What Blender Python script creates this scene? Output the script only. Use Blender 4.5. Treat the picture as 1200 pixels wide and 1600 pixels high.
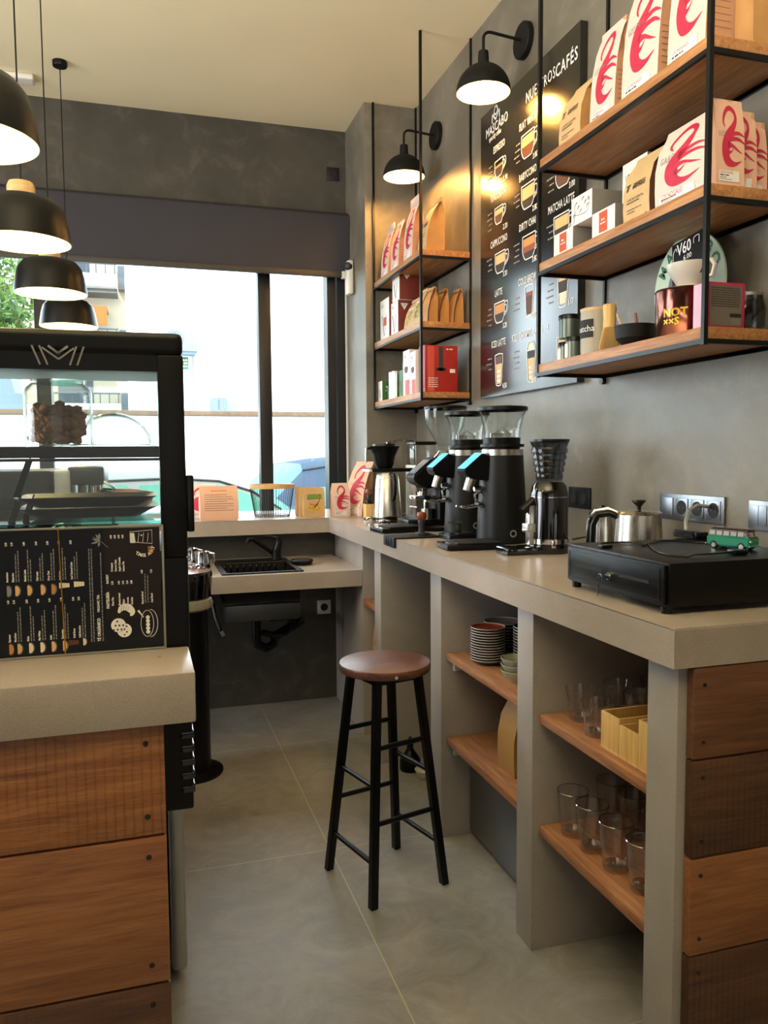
import bpy, bmesh, math, random
from mathutils import Vector, Matrix, noise
random.seed(7)
S = bpy.context.scene
COL = S.collection
PI = math.pi
for o in list(bpy.data.objects): bpy.data.objects.remove(o)

# ---------------------------------------------------------------- camera
F_PX = 1236.0
yaw, pit, rol = math.radians(17.09), math.radians(4.13), math.radians(-0.41)
fw = Vector((math.sin(yaw)*math.cos(pit), math.cos(yaw)*math.cos(pit), -math.sin(pit)))
rt = Vector((math.cos(yaw), -math.sin(yaw), 0)); up = rt.cross(fw)
r2 = rt*math.cos(rol)+up*math.sin(rol); u2 = -rt*math.sin(rol)+up*math.cos(rol)
cd = bpy.data.cameras.new('camera'); cam = bpy.data.objects.new('camera', cd); COL.objects.link(cam)
cam.matrix_world = Matrix(((r2.x, u2.x, -fw.x, 0), (r2.y, u2.y, -fw.y, 0), (r2.z, u2.z, -fw.z, 1.42), (0, 0, 0, 1)))
cd.sensor_fit = 'VERTICAL'; cd.sensor_height = 36; cd.sensor_width = 27
cd.lens = 36*F_PX/1600; cd.clip_start = 0.05; cd.clip_end = 200
S.camera = cam

# ---------------------------------------------------------------- light and exposure
SUN, SKY = 3.5, 6.0
S.cycles.transparent_max_bounces = 40
W = bpy.data.worlds.new('sky'); S.world = W; W.use_nodes = True
bg = W.node_tree.nodes['Background']; bg.inputs[0].default_value = (0.80, 0.90, 1.0, 1); bg.inputs[1].default_value = SKY
sd = bpy.data.lights.new('sun', 'SUN'); sd.energy = SUN; sd.angle = 0.02; sd.color = (1, .96, .88)
so = bpy.data.objects.new('sun', sd); COL.objects.link(so)
so.rotation_euler = Vector((0.45, 0.62, -0.95)).to_track_quat('-Z', 'Y').to_euler()
def area(name, loc, direction, sx, sy, power, color, portal=False):
    l = bpy.data.lights.new(name, 'AREA'); l.shape = 'RECTANGLE'; l.size = sx; l.size_y = sy
    l.energy = power; l.color = color
    if portal: l.cycles.is_portal = True
    o = bpy.data.objects.new(name, l); COL.objects.link(o); o.location = loc
    o.rotation_euler = Vector(direction).to_track_quat('-Z', 'Z').to_euler()
    return o
area('window_portal', (-1.0, 5.12, 1.85), (0, -1, 0), 4.6, 1.5, 1, (1, 1, 1), True)
area('left_daylight_fill', (-3.28, 2.5, 1.7), (1, -0.1, -0.1), 2.6, 2.0, 95, (0.96, 0.97, 1.0))  # area light added for unseen daylight from the left; that wall is solid
area('rear_fill_light', (-0.4, -2.9, 1.7), (0, 1, -0.05), 3.4, 2.2, 8, (1.0, 0.95, 0.88))  # added fill from behind the camera; the rear wall has no opening
area('ceiling_fill_light', (-0.5, 0.2, 2.45), (0.05, 0.45, 1), 1.8, 1.6, 82, (1.0, 0.90, 0.74))  # floating area light added to brighten the ceiling, belongs to no fixture
S.view_settings.view_transform = 'Standard'; S.view_settings.look = 'None'
S.view_settings.gamma = 1; S.view_settings.use_curve_mapping = False
S.view_settings.exposure = 0.70

# ---------------------------------------------------------------- materials
MATS = {}
def lin(c):
    if isinstance(c, str):
        c = [int(c[i:i+2], 16)/255 for i in (0, 2, 4)]
        c = [x/12.92 if x <= .04045 else ((x+.055)/1.055)**2.4 for x in c]
    return (c[0], c[1], c[2], 1)
def base(name):
    m = bpy.data.materials.new(name); m.use_nodes = True
    nt = m.node_tree; b = nt.nodes['Principled BSDF']
    MATS[name] = m
    return m, nt, b
def mat(name, color, rough=.5, metal=0, spec=.5, emit=None, es=0, coat=0, bump=0, bscale=80, var=0, vscale=6):
    m, nt, b = base(name)
    b.inputs['Base Color'].default_value = lin(color)
    b.inputs['Roughness'].default_value = rough; b.inputs['Metallic'].default_value = metal
    b.inputs['Specular IOR Level'].default_value = spec; b.inputs['Coat Weight'].default_value = coat
    if emit: b.inputs['Emission Color'].default_value = lin(emit); b.inputs['Emission Strength'].default_value = es
    tc = nt.nodes.new('ShaderNodeTexCoord')
    n = nt.nodes.new('ShaderNodeTexNoise'); n.inputs['Scale'].default_value = vscale; n.inputs['Detail'].default_value = 4
    nt.links.new(tc.outputs['Object'], n.inputs['Vector'])
    if var or True:
        mp = nt.nodes.new('ShaderNodeMapRange'); v = var or .04
        mp.inputs[1].default_value = .3; mp.inputs[2].default_value = .7
        mp.inputs[3].default_value = 1-v; mp.inputs[4].default_value = 1+v
        nt.links.new(n.outputs['Fac'], mp.inputs[0])
        hs = nt.nodes.new('ShaderNodeHueSaturation'); hs.inputs['Color'].default_value = lin(color)
        nt.links.new(mp.outputs[0], hs.inputs['Value']); nt.links.new(hs.outputs[0], b.inputs['Base Color'])
    if bump:
        n2 = nt.nodes.new('ShaderNodeTexNoise'); n2.inputs['Scale'].default_value = bscale; n2.inputs['Detail'].default_value = 3
        nt.links.new(tc.outputs['Object'], n2.inputs['Vector'])
        bp = nt.nodes.new('ShaderNodeBump'); bp.inputs['Strength'].default_value = bump; bp.inputs['Distance'].default_value = .01
        nt.links.new(n2.outputs['Fac'], bp.inputs['Height']); nt.links.new(bp.outputs[0], b.inputs['Normal'])
    return m
def ramp(nt, fac, stops):
    r = nt.nodes.new('ShaderNodeValToRGB'); cr = r.color_ramp
    while len(cr.elements) < len(stops): cr.elements.new(.5)
    for e, (p, c) in zip(cr.elements, stops): e.position = p; e.color = lin(c)
    nt.links.new(fac, r.inputs[0]); return r.outputs[0]
def noise_node(nt, vec, scale, detail=5, dist=0, rough=.55):
    n = nt.nodes.new('ShaderNodeTexNoise'); n.inputs['Scale'].default_value = scale; n.inputs['Detail'].default_value = detail
    n.inputs['Distortion'].default_value = dist; n.inputs['Roughness'].default_value = rough
    nt.links.new(vec, n.inputs['Vector']); return n.outputs['Fac']
def mixc(nt, fac, a, b, mode='MIX'):
    m = nt.nodes.new('ShaderNodeMix'); m.data_type = 'RGBA'; m.blend_type = mode
    if isinstance(fac, float): m.inputs[0].default_value = fac
    else: nt.links.new(fac, m.inputs[0])
    nt.links.new(a, m.inputs[6]); nt.links.new(b, m.inputs[7]); return m.outputs[2]
def cement(name, c0, c1, c2, rough=.45, scale=1.6, bump=.06, rr=.15, streak=.5, fine=False):
    """trowelled micro-cement: two noise fields laid over one another, with faint trowel arcs"""
    m, nt, b = base(name)
    tc = nt.nodes.new('ShaderNodeTexCoord'); v = tc.outputs['Object']
    n1 = noise_node(nt, v, scale, 6, .9); n2 = noise_node(nt, v, scale*5, 5, .5, .62)
    a = ramp(nt, n1, [(.3, c0), (.52, c1), (.72, c2)])
    d = ramp(nt, n2, [(.3, c0), (.55, c1), (.7, c2)])
    c = mixc(nt, streak*.7, a, d)
    if fine:
        vr = nt.nodes.new('ShaderNodeTexVoronoi'); vr.inputs['Scale'].default_value = 420; nt.links.new(v, vr.inputs['Vector'])
        f = ramp(nt, vr.outputs['Distance'], [(.0, (.80, .80, .80)), (.6, (1.06, 1.06, 1.06))])
        c = mixc(nt, 1.0, c, f, 'MULTIPLY')
    nt.links.new(c, b.inputs['Base Color'])
    mr = nt.nodes.new('ShaderNodeMapRange'); mr.inputs[3].default_value = rough-rr; mr.inputs[4].default_value = rough+rr
    nt.links.new(n2, mr.inputs[0]); nt.links.new(mr.outputs[0], b.inputs['Roughness'])
    bp = nt.nodes.new('ShaderNodeBump'); bp.inputs['Strength'].default_value = bump*3; bp.inputs['Distance'].default_value = .01
    nt.links.new(n2, bp.inputs['Height']); nt.links.new(bp.outputs[0], b.inputs['Normal'])
    return m
def wood(name, c0, c1, c2, axis='X', scale=1.0, rough=.5, saw=0, sawaxis='X', bump=.15):
    m, nt, b = base(name)
    tc = nt.nodes.new('ShaderNodeTexCoord')
    oi = nt.nodes.new('ShaderNodeObjectInfo')
    ad = nt.nodes.new('ShaderNodeVectorMath'); ad.operation = 'MULTIPLY_ADD'
    nt.links.new(oi.outputs['Location'], ad.inputs[0]); ad.inputs[1].default_value = (3.1, 2.7, 5.3); nt.links.new(tc.outputs['Object'], ad.inputs[2])
    mp = nt.nodes.new('ShaderNodeMapping'); s = [14*scale]*3; s['XYZ'.index(axis)] = 1.1*scale
    mp.inputs['Scale'].default_value = s; nt.links.new(ad.outputs[0], mp.inputs['Vector'])
    n1 = noise_node(nt, mp.outputs[0], 1.6, 6, 2.2); n2 = noise_node(nt, mp.outputs[0], 7, 5, .6, .7)
    a = ramp(nt, n1, [(.28, c0), (.5, c1), (.72, c2)]); d = ramp(nt, n2, [(.33, c0), (.5, c1), (.66, c2)])
    c = mixc(nt, .42, a, d)
    if saw:
        wv = nt.nodes.new('ShaderNodeTexWave'); wv.wave_type = 'BANDS'; wv.bands_direction = sawaxis
        wv.inputs['Scale'].default_value = 22; wv.inputs['Distortion'].default_value = 1.1; wv.inputs['Detail'].default_value = 2
        wv.inputs['Detail Scale'].default_value = 2.5
        nt.links.new(ad.outputs[0], wv.inputs['Vector'])
        pn = noise_node(nt, ad.outputs[0], 3.2, 3); 
        mk = ramp(nt, wv.outputs['Fac'], [(.0, (.42, .40, .38)), (.22, (.95, .95, .95)), (1, (1.05, 1.05, 1.05))])
        mm = nt.nodes.new('ShaderNodeMapRange'); mm.inputs[1].default_value = .4; mm.inputs[2].default_value = .62
        mm.inputs[4].default_value = saw; nt.links.new(pn, mm.inputs[0])
        one = mixc(nt, 1.0, c, mk, 'MULTIPLY'); c = mixc(nt, mm.outputs[0], c, one)
    nt.links.new(c, b.inputs['Base Color']); b.inputs['Roughness'].default_value = rough
    bp = nt.nodes.new('ShaderNodeBump'); bp.inputs['Strength'].default_value = bump; bp.inputs['Distance'].default_value = .004
    nt.links.new(n2, bp.inputs['Height']); nt.links.new(bp.outputs[0], b.inputs['Normal'])
    return m
def thin_glass(name, tint=(.96, .98, .98), edge=(.5, .55, .55), refl=.9, rough=.02, blend=.62):
    """a sheet of glass: clear straight on, darker and more mirror-like at grazing angles"""
    m, nt, b = base(name); nt.nodes.remove(b); out = nt.nodes['Material Output']
    lw = nt.nodes.new('ShaderNodeLayerWeight'); lw.inputs[0].default_value = .5
    tr = nt.nodes.new('ShaderNodeBsdfTransparent'); gl = nt.nodes.new('ShaderNodeBsdfGlossy'); gl.inputs['Roughness'].default_value = rough
    c = ramp(nt, lw.outputs['Facing'], [(.0, tint), (blend, tint), (1, edge)]); nt.links.new(c, tr.inputs[0])
    pw = nt.nodes.new('ShaderNodeMath'); pw.operation = 'POWER'; pw.inputs[1].default_value = 4; nt.links.new(lw.outputs['Facing'], pw.inputs[0])
    mu = nt.nodes.new('ShaderNodeMath'); mu.operation = 'MULTIPLY_ADD'; mu.inputs[1].default_value = .8*refl; mu.inputs[2].default_value = .035*refl; mu.use_clamp = True
    nt.links.new(pw.outputs[0], mu.inputs[0])
    mx = nt.nodes.new('ShaderNodeMixShader'); nt.links.new(mu.outputs[0], mx.inputs[0]); nt.links.new(tr.outputs[0], mx.inputs[1]); nt.links.new(gl.outputs[0], mx.inputs[2])
    nt.links.new(mx.outputs[0], out.inputs[0]); return m
def brushed(name, color, rough=.28, axis='Z'):
    m, nt, b = base(name); b.inputs['Metallic'].default_value = 1; b.inputs['Base Color'].default_value = lin(color)
    tc = nt.nodes.new('ShaderNodeTexCoord'); mp = nt.nodes.new('ShaderNodeMapping'); s = [60, 60, 60]; s['XYZ'.index(axis)] = 2
    mp.inputs['Scale'].default_value = s; nt.links.new(tc.outputs['Object'], mp.inputs['Vector'])
    n = noise_node(nt, mp.outputs[0], 1, 3); mr = nt.nodes.new('ShaderNodeMapRange'); mr.inputs[3].default_value = rough-.02; mr.inputs[4].default_value = rough+.03
    nt.links.new(n, mr.inputs[0]); nt.links.new(mr.outputs[0], b.inputs['Roughness']); return m

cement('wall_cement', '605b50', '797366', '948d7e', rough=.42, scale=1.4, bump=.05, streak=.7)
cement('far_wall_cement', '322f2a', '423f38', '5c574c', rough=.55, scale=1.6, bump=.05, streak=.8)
cement('counter_cement', '9c9187', 'a59a90', 'aea399', rough=.30, scale=3, bump=.02, rr=.06, streak=.4, fine=True)
cement('pier_cement', '908983', '99928c', 'a29b95', rough=.42, scale=3, bump=.02, rr=.08, streak=.4, fine=True)
mat('ceiling_paint', 'efe3bd', .75, bump=.05, bscale=6, var=.03, vscale=1.5)
mat('left_wall_paint', '6a665c', .6, var=.08, vscale=2)
def floor_mat():
    m, nt, b = base('floor_tile')
    tc = nt.nodes.new('ShaderNodeTexCoord'); v = tc.outputs['Object']
    n1 = noise_node(nt, v, 1.3, 6, .8); n2 = noise_node(nt, v, 6, 6, 1.8, .7); n3 = noise_node(nt, v, 2.6, 8, 3.2, .72)
    a = ramp(nt, n1, [(.3, '6a6867'), (.5, '868482'), (.7, '9e9c9a')]); d = ramp(nt, n2, [(.3, '666463'), (.5, '888684'), (.68, 'a4a2a0')])
    c = mixc(nt, .4, a, d)
    sc = ramp(nt, n3, [(.60, (1, 1, 1)), (.66, (.80, .80, .80)), (.72, (1, 1, 1))]); c = mixc(nt, .55, c, mixc(nt, 1.0, c, sc, 'MULTIPLY'))
    mp = nt.nodes.new('ShaderNodeMapping'); mp.inputs['Location'].default_value = (-.618+6*1.2, -2.70+6*1.085, 0); nt.links.new(v, mp.inputs['Vector'])
    br = nt.nodes.new('ShaderNodeTexBrick'); br.offset = 0; br.inputs['Scale'].default_value = 1; br.inputs['Brick Width'].default_value = 1.2
    br.inputs['Row Height'].default_value = 1.085; br.inputs['Mortar Size'].default_value = .0018; br.inputs['Mortar Smooth'].default_value = .3
    nt.links.new(mp.outputs[0], br.inputs['Vector'])
    g = nt.nodes.new('ShaderNodeRGB'); g.outputs[0].default_value = lin('b8ad92')
    c = mixc(nt, br.outputs['Fac'], c, g.outputs[0]); nt.links.new(c, b.inputs['Base Color'])
    mr = nt.nodes.new('ShaderNodeMapRange'); mr.inputs[3].default_value = .30; mr.inputs[4].default_value = .58
    nt.links.new(n2, mr.inputs[0]); nt.links.new(mr.outputs[0], b.inputs['Roughness'])
    bp = nt.nodes.new('ShaderNodeBump'); bp.inputs['Strength'].default_value = .1; bp.inputs['Distance'].default_value = .01
    nt.links.new(n2, bp.inputs['Height']); nt.links.new(bp.outputs[0], b.inputs['Normal'])
floor_mat()
wood('plank_saw', '653a20', '965f36', 'bb8250', 'X', 1, .42, saw=.5, sawaxis='X', bump=.35)
wood('plank_plain', '663b23', '8e5c38', 'a57048', 'X', .8, .42, bump=.3)
wood('plank_dark', '38241a', '523524', '6d4830', 'X', 1, .45, saw=.8, sawaxis='X', bump=.35)
wood('plank_mid', '4e3020', '6b4630', '80563a', 'X', .8, .42, bump=.3)
wood('shelf_oak', '855330', 'ad7747', 'cc9a66', 'Y', 1.2, .45)
wood('board_oak', '774a30', '9c6a47', 'b98a62', 'Y', 1.0, .5)
wood('walnut', '3c221b', '5a382d', '7a5548', 'X', 1.5, .32)
wood('light_wood', 'b98d55', 'd3aa72', 'e2c08c', 'X', 2, .45)
wood('bamboo', 'c79a52', 'dcb36c', 'ebc987', 'Z', 1.2, .45)
wood('red_wood', '4a1f10', '7a3a20', '9a5230', 'Z', 3, .3)
mat('black_metal', '060607', .38, 0, .35)
mat('black_satin', '060607', .36, 0, .28)
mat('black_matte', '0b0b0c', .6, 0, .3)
mat('black_gloss', '08080a', .12, 0, .6, coat=.5)
mat('black_plastic', '060607', .28, 0, .35)
mat('charcoal_body', '141516', .42, .2, .4)
mat('white_plastic', 'e4e1d8', .35)
mat('white_paint_inner', 'f0e8c4', .55)
mat('grey_metal_paint', 'b9bab8', .35, .6)
mat('chrome', 'dadada', .08, 1)
brushed('steel', 'c6c0b6', .27, 'Z')
brushed('plate_steel', '8f9196', .35, 'X')
mat('plate_dark', '34353a', .3, .6)
mat('kraft', 'b98a52', .7, bump=.12, bscale=60, var=.08, vscale=18)
mat('kraft_light', 'c9a878', .7, bump=.12, bscale=60, var=.07, vscale=18)
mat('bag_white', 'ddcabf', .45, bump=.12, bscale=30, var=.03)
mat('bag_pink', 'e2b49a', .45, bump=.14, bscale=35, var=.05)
mat('bag_side', 'c99a78', .5, bump=.14, bscale=35, var=.05)
mat('flamingo_red', 'c02748', .5, var=.10, vscale=40)
mat('ink_black', '1b1a19', .7)
mat('ink_brown', '5a3d28', .7)
mat('ink_grey', '8c8c8c', .7)
mat('label_white', 'e6e2de', .6)
mat('card_white', 'e9e6df', .55)
mat('card_grey', '77736c', .6)
mat('card_orange', 'c8532c', .6)
mat('card_red', 'a52420', .5)
mat('card_redbrown', '7c2d1c', .55)
mat('card_salmon', 'cf5348', .5)
mat('card_green', '3f6b3a', .5)
mat('card_magenta', 'b52a55', .5)
mat('card_pinkgrad', 'dcb6cf', .5)
mat('card_info', '6f675f', .6)
mat('leather', '5a3020', .5)
mat('picture_yellow', 'c9a63a', .5, var=.5, vscale=90)
mat('picture_green', '6d8c3a', .5, var=.4, vscale=60)
mat('board_black', '090807', .22, 0, 1.0)
mat('chalk_white', 'f2efe9', .7)
mat('chalk_dim', '8a8580', .7)
mat('coffee_cream', 'e2b578', .6)
mat('coffee_tan', 'c98b4c', .6)
mat('coffee_brown', '5a3420', .6)
mat('coffee_red', '8d4a2b', .6)
mat('coffee_dark', '2a201c', .6)
mat('coffee_pale', 'e8dcc0', .6)
mat('menu_navy', '0b0e17', .35, 0, .3)
mat('menu_brown', '1e1516', .35, 0, .3)
thin_glass('clear_frame', (.80, .80, .80), (.4, .4, .4), 1.2, .08)
thin_glass('window_glass', (.97, .99, .98), (.8, .85, .85), .5)
thin_glass('vitrine_glass', (.96, .985, .98), (.75, .8, .8), .8)
thin_glass('hopper_glass', (.95, .96, .95), (.62, .63, .64), 1.0, .03)
thin_glass('smoky_glass', (.55, .56, .58), (.16, .16, .17), 1.0, .05)
thin_glass('tumbler_glass', (.985, .98, .98), (.30, .29, .29), 1.6, .03, .72)
thin_glass('tumbler_rim', (.45, .44, .44), (.2, .2, .2), 6, .08)
thin_glass('teal_glass', (.50, .80, .75), (.2, .5, .45), 1.0)
thin_glass('jar_glass', (.97, .98, .97), (.36, .40, .38), 1.2, .03)
mat('cookie', 'b07638', .85, bump=.5, bscale=90, var=.45, vscale=45)
mat('screen_blue', '49a9d6', .2, emit='58b8e8', es=.75)
mat('green_toy', '1c8c70', .25, coat=.5)
mat('toy_top', '3a2422', .3, coat=.5)
mat('toy_window', '9a9a92', .2)
mat('ceramic_dark', '2a2829', .35)
mat('ceramic_red', '7c2e1c', .35)
mat('ceramic_taupe', '6c6058', .4)
mat('ceramic_rim', 'b3aba2', .4)
mat('ceramic_sage', '9c9c82', .35)
mat('ceramic_white', 'd5cfc4', .3)
mat('tan_bag', 'a37a3c', .6, bump=.15, bscale=30)
mat('blind_fabric', '36353b', .8, var=.05, vscale=3)
mat('blind_bar', '3c3935', .5)
mat('frame_black', '101013', .4)
mat('wall_warm_light', 'fff2c8', .4, emit='ffe09a', es=14)
mat('bulb_glow', 'fff2c8', .4, emit='ffd890', es=9)
mat('bamboo_whisk', 'c29a55', .5)
mat('tin_green', '59635a', .3, .7)
mat('matcha_grey', 'a79f8c', .5)
mat('tin_metal', '7a4a40', .15, .95, var=.4, vscale=25)
mat('sign_green', '2c6a44', .5)
mat('sign_green_pale', 'c9dcc0', .5)
mat('gold', 'c99b3c', .3, .8)
mat('steel_dark', '4c4e52', .3, .7)
mat('clear_poly', '8d8a84', .25)
mat('yellow', 'e5c022', .5)
# exterior
mat('ext_white', 'eef0ee', .9, var=.02, vscale=1)
mat('ext_bluewhite', '6e7d88', .9, var=.04)
mat('ext_brick', '5e4a38', .9, var=.2, vscale=12)
mat('ext_ground', '3c3c3a', .9, var=.06)
mat('ext_cream', 'a89c86', .9)
mat('ext_orange', '8a4c10', .8)
mat('ext_grey', '3c444c', .7)
mat('car_silver', '737774', .7, 0, .04)
mat('car_dark', '36424f', .7, 0, .04)
mat('car_window', '4c7c6c', .5, 0, .06)
mat('car_window_blue', '4a7686', .5, 0, .06)
mat('tyre', '151515', .8)
mat('leaf', '43641c', .6, var=.3, vscale=2)
mat('leaf_palm', '5c6a20', .6, var=.2)
mat('bark', '5e4a38', .9)

# ---------------------------------------------------------------- mesh helpers
def ax_matrix(p0, p1):
    d = (Vector(p1)-Vector(p0)); q = d.to_track_quat('Z', 'Y')
    return Matrix.Translation(Vector(p0)) @ q.to_matrix().to_4x4(), d.length
class B:
    def __init__(s): s.bm = bmesh.new(); s.mats = []; s.M = Matrix()
    def mi(s, m):
        if m not in s.mats: s.mats.append(m)
        return s.mats.index(m)
    def _fin(s, geom_faces, m, M=None):
        k = s.mi(m); vs = set()
        for f in geom_faces: f.material_index = k; vs.update(f.verts)
        MM = s.M @ M if M is not None else s.M
        for v in vs: v.co = MM @ v.co
    def faces_from(s, verts, faces, m, M=None):
        vs = [s.bm.verts.new(v) for v in verts]; fs = []
        for f in faces:
            try: fs.append(s.bm.faces.new([vs[i] for i in f]))
            except ValueError: pass
        s._fin(fs, m, M); return fs
    def box(s, x0, x1, y0, y1, z0, z1, m, bev=0, M=None, seg=2):
        t = bmesh.new(); bmesh.ops.create_cube(t, size=1)
        for v in t.verts: v.co = Vector(((x0+x1)/2+v.co.x*(x1-x0), (y0+y1)/2+v.co.y*(y1-y0), (z0+z1)/2+v.co.z*(z1-z0)))
        if bev: bmesh.ops.bevel(t, geom=t.edges[:], offset=bev, segments=seg, profile=.6, affect='EDGES')
        t.verts.index_update()
        s.faces_from([v.co.copy() for v in t.verts], [[v.index for v in f.verts] for f in t.faces], m, M); t.free()
        return s
    def lathe(s, prof, m, seg=32, c=(0, 0, 0), M=None, mats=None, ribs=0):
        """prof: (r, z) pairs from bottom to top"""
        vs = []; n = len(prof)
        for r, z in prof:
            for i in range(seg):
                a = 2*PI*i/seg; rr = r*(1+ribs*math.cos(a*seg/2)) if ribs else r
                vs.append((c[0]+rr*math.cos(a), c[1]+rr*math.sin(a), c[2]+z))
        fs = [[j*seg+i, j*seg+(i+1) % seg, (j+1)*seg+(i+1) % seg, (j+1)*seg+i] for j in range(n-1) for i in range(seg)]
        f = s.faces_from(vs, fs, m, M)
        if mats:
            for j in range(n-1):
                if mats.get(j):
                    k = s.mi(mats[j])
                    for i in range(seg): f[j*seg+i].material_index = k
        return s
    def cyl(s, p0, p1, r0, m, r1=None, seg=20, cap=True):
        r1 = r0 if r1 is None else r1; M, L = ax_matrix(p0, p1)
        pr = [(r0, 0), (r1, L)]
        if cap: pr = [(0.00001, 0)]+pr+[(0.00001, L)]
        return s.lathe(pr, m, seg, M=M)
    def tube(s, pts, r, m, seg=10, closed=False, rs=None):
        pts = [Vector(p) for p in pts]; n = len(pts); vs = []; up0 = Vector((0, 0, 1))
        pn = None
        for i, p in enumerate(pts):
            a = pts[i-1] if (i or closed) else p; b = pts[(i+1) % n] if (i < n-1 or closed) else p
            t = (b-a).normalized()
            if pn is None:
                pn = t.cross(up0)
                if pn.length < .1: pn = t.cross(Vector((1, 0, 0)))
            pn = (pn-t*pn.dot(t)).normalized(); bn = t.cross(pn); rr = rs[i] if rs else r
            for k in range(seg):
                an = 2*PI*k/seg; vs.append(p+pn*math.cos(an)*rr+bn*math.sin(an)*rr)
        fs = [[i*seg+k, i*seg+(k+1) % seg, ((i+1) % n)*seg+(k+1) % seg, ((i+1) % n)*seg+k] for i in range(n if closed else n-1) for k in range(seg)]
        if not closed: fs += [list(range(seg))[::-1], [(n-1)*seg+k for k in range(seg)]]
        s.faces_from(vs, fs, m); return s
    def bar(s, p0, p1, w, m, w2=None):
        """square bar between two points"""
        M, L = ax_matrix(p0, p1); w2 = w2 or w
        return s.box(-w/2, w/2, -w2/2, w2/2, 0, L, m, M=M)
    def prism(s, poly, y0, y1, m, M=None):
        """poly in (x,z), extruded from y0 to y1"""
        n = len(poly); vs = [(x, y0, z) for x, z in poly]+[(x, y1, z) for x, z in poly]
        fs = [list(range(n)), [n+i for i in range(n)][::-1]]+[[i, i+n, (i+1) % n+n, (i+1) % n] for i in range(n)]
        s.faces_from(vs, fs, m, M); return s
    def flat(s, poly, m, fn=None):
        """flat patch in the (x,z) plane facing -Y, optionally mapped"""
        vs = [fn(x, z) if fn else (x, 0, z) for x, z in poly]
        s.faces_from(vs, [list(range(len(poly)))], m); return s
    def ribbon(s, pts, m, fn=None, sub=4):
        """2-D stroke of varying width: pts (x, z, w) smoothed, mapped by fn"""
        P = []
        n = len(pts)
        for i in range(n-1):
            p0, p1, p2, p3 = pts[max(i-1, 0)], pts[i], pts[i+1], pts[min(i+2, n-1)]
            for k in range(sub):
                t = k/sub
                P.append([.5*((2*b)+(-a+c)*t+(2*a-5*b+4*c-d)*t*t+(-a+3*b-3*c+d)*t**3) for a, b, c, d in zip(p0, p1, p2, p3)])
        P.append(list(pts[-1])); vs = []
        for i, p in enumerate(P):
            a = P[max(i-1, 0)]; b = P[min(i+1, len(P)-1)]; tx, tz = b[0]-a[0], b[1]-a[1]; l = math.hypot(tx, tz) or 1
            nx, nz = -tz/l, tx/l; w = max(p[2], .0005)/2
            for sg in (1, -1):
                q = (p[0]+nx*w*sg, p[1]+nz*w*sg); vs.append(fn(*q) if fn else (q[0], 0, q[1]))
        s.faces_from(vs, [[2*i, 2*i+1, 2*i+3, 2*i+2] for i in range(len(P)-1)], m); return s
    def text(s, txt, size, x, z, m, fn=None, align='LEFT', rot=0, sx=1, y=0, bold=0, sp=1):
        cu = bpy.data.curves.new('t', 'FONT'); cu.body = txt; cu.size = size; cu.align_x = align; cu.align_y = 'CENTER'
        cu.resolution_u = 2; cu.offset = bold; cu.space_character = sp
        ob = bpy.data.objects.new('t', cu); COL.objects.link(ob)
        dg = bpy.context.evaluated_depsgraph_get(); me = bpy.data.meshes.new_from_object(ob.evaluated_get(dg))
        ca, sa = math.cos(rot), math.sin(rot); vs = []
        for v in me.vertices:
            a, b = v.co.x*sx, v.co.y; p = (x+a*ca-b*sa, z+a*sa+b*ca)
            vs.append(fn(*p) if fn else (p[0], y, p[1]))
        s.faces_from(vs, [list(p.vertices) for p in me.polygons], m)
        bpy.data.objects.remove(ob); bpy.data.curves.remove(cu); bpy.data.meshes.remove(me); return s
    def words(s, x, z, w, h, m, fn=None, seed=0):
        """a line of print too small to read: a row of word-length strokes"""
        rn = random.Random(seed+int(z*9973)); a = x
        while a < x+w*.97:
            l = min(rn.uniform(1.2, 4.5)*h, x+w-a); s.flat([(a, z-h/2), (a+l, z-h/2), (a+l, z+h/2), (a, z+h/2)], m, fn); a += l+h*.7
        return s
    def done(s, name, parent=None, ang=35, **kw):
        bm = s.bm; bmesh.ops.remove_doubles(bm, verts=bm.verts[:], dist=1e-5)
        bmesh.ops.recalc_face_normals(bm, faces=bm.faces[:])
        for f in bm.faces: f.smooth = True
        ca = math.radians(ang)
        for e in bm.edges:
            if len(e.link_faces) == 2 and e.calc_face_angle(0) > ca: e.smooth = False
        me = bpy.data.meshes.new(name); bm.to_mesh(me); bm.free()
        for m in s.mats: me.materials.append(MATS[m])
        o = bpy.data.objects.new(name, me); COL.objects.link(o)
        if parent: o.parent = parent
        for k, v in kw.items(): o[k] = v
        return o
def T(name, label, cat, loc=(0, 0, 0), rz=0, group=None):
    o = bpy.data.objects.new(name, None); COL.objects.link(o); o.location = loc; o.rotation_euler = (0, 0, rz)
    o.empty_display_size = .05; o['label'] = label; o['category'] = cat
    if group: o['group'] = group
    return o
def dup(root, loc, label=None, rz=None, group=None, scale=None):
    r = root.copy(); COL.objects.link(r); r.location = loc
    if rz is not None: r.rotation_euler = (0, 0, rz)
    if scale: r.scale = scale
    if label: r['label'] = label
    if group: r['group'] = group
    for ch in list(root.children):
        c = ch.copy(); COL.objects.link(c); c.parent = r
        for g in list(ch.children):
            d = g.copy(); COL.objects.link(d); d.parent = c
    return r
def tag(o, label, cat, group=None, loc=None, rz=None):
    o['label'] = label; o['category'] = cat
    if group: o['group'] = group
    if loc: o.location = loc
    if rz is not None: o.rotation_euler = (0, 0, rz)
    return o
def ST(o): o['kind'] = 'structure'; return o
AISLE = -PI/2        # a thing whose front (local -Y) looks at the aisle (-X)

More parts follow.
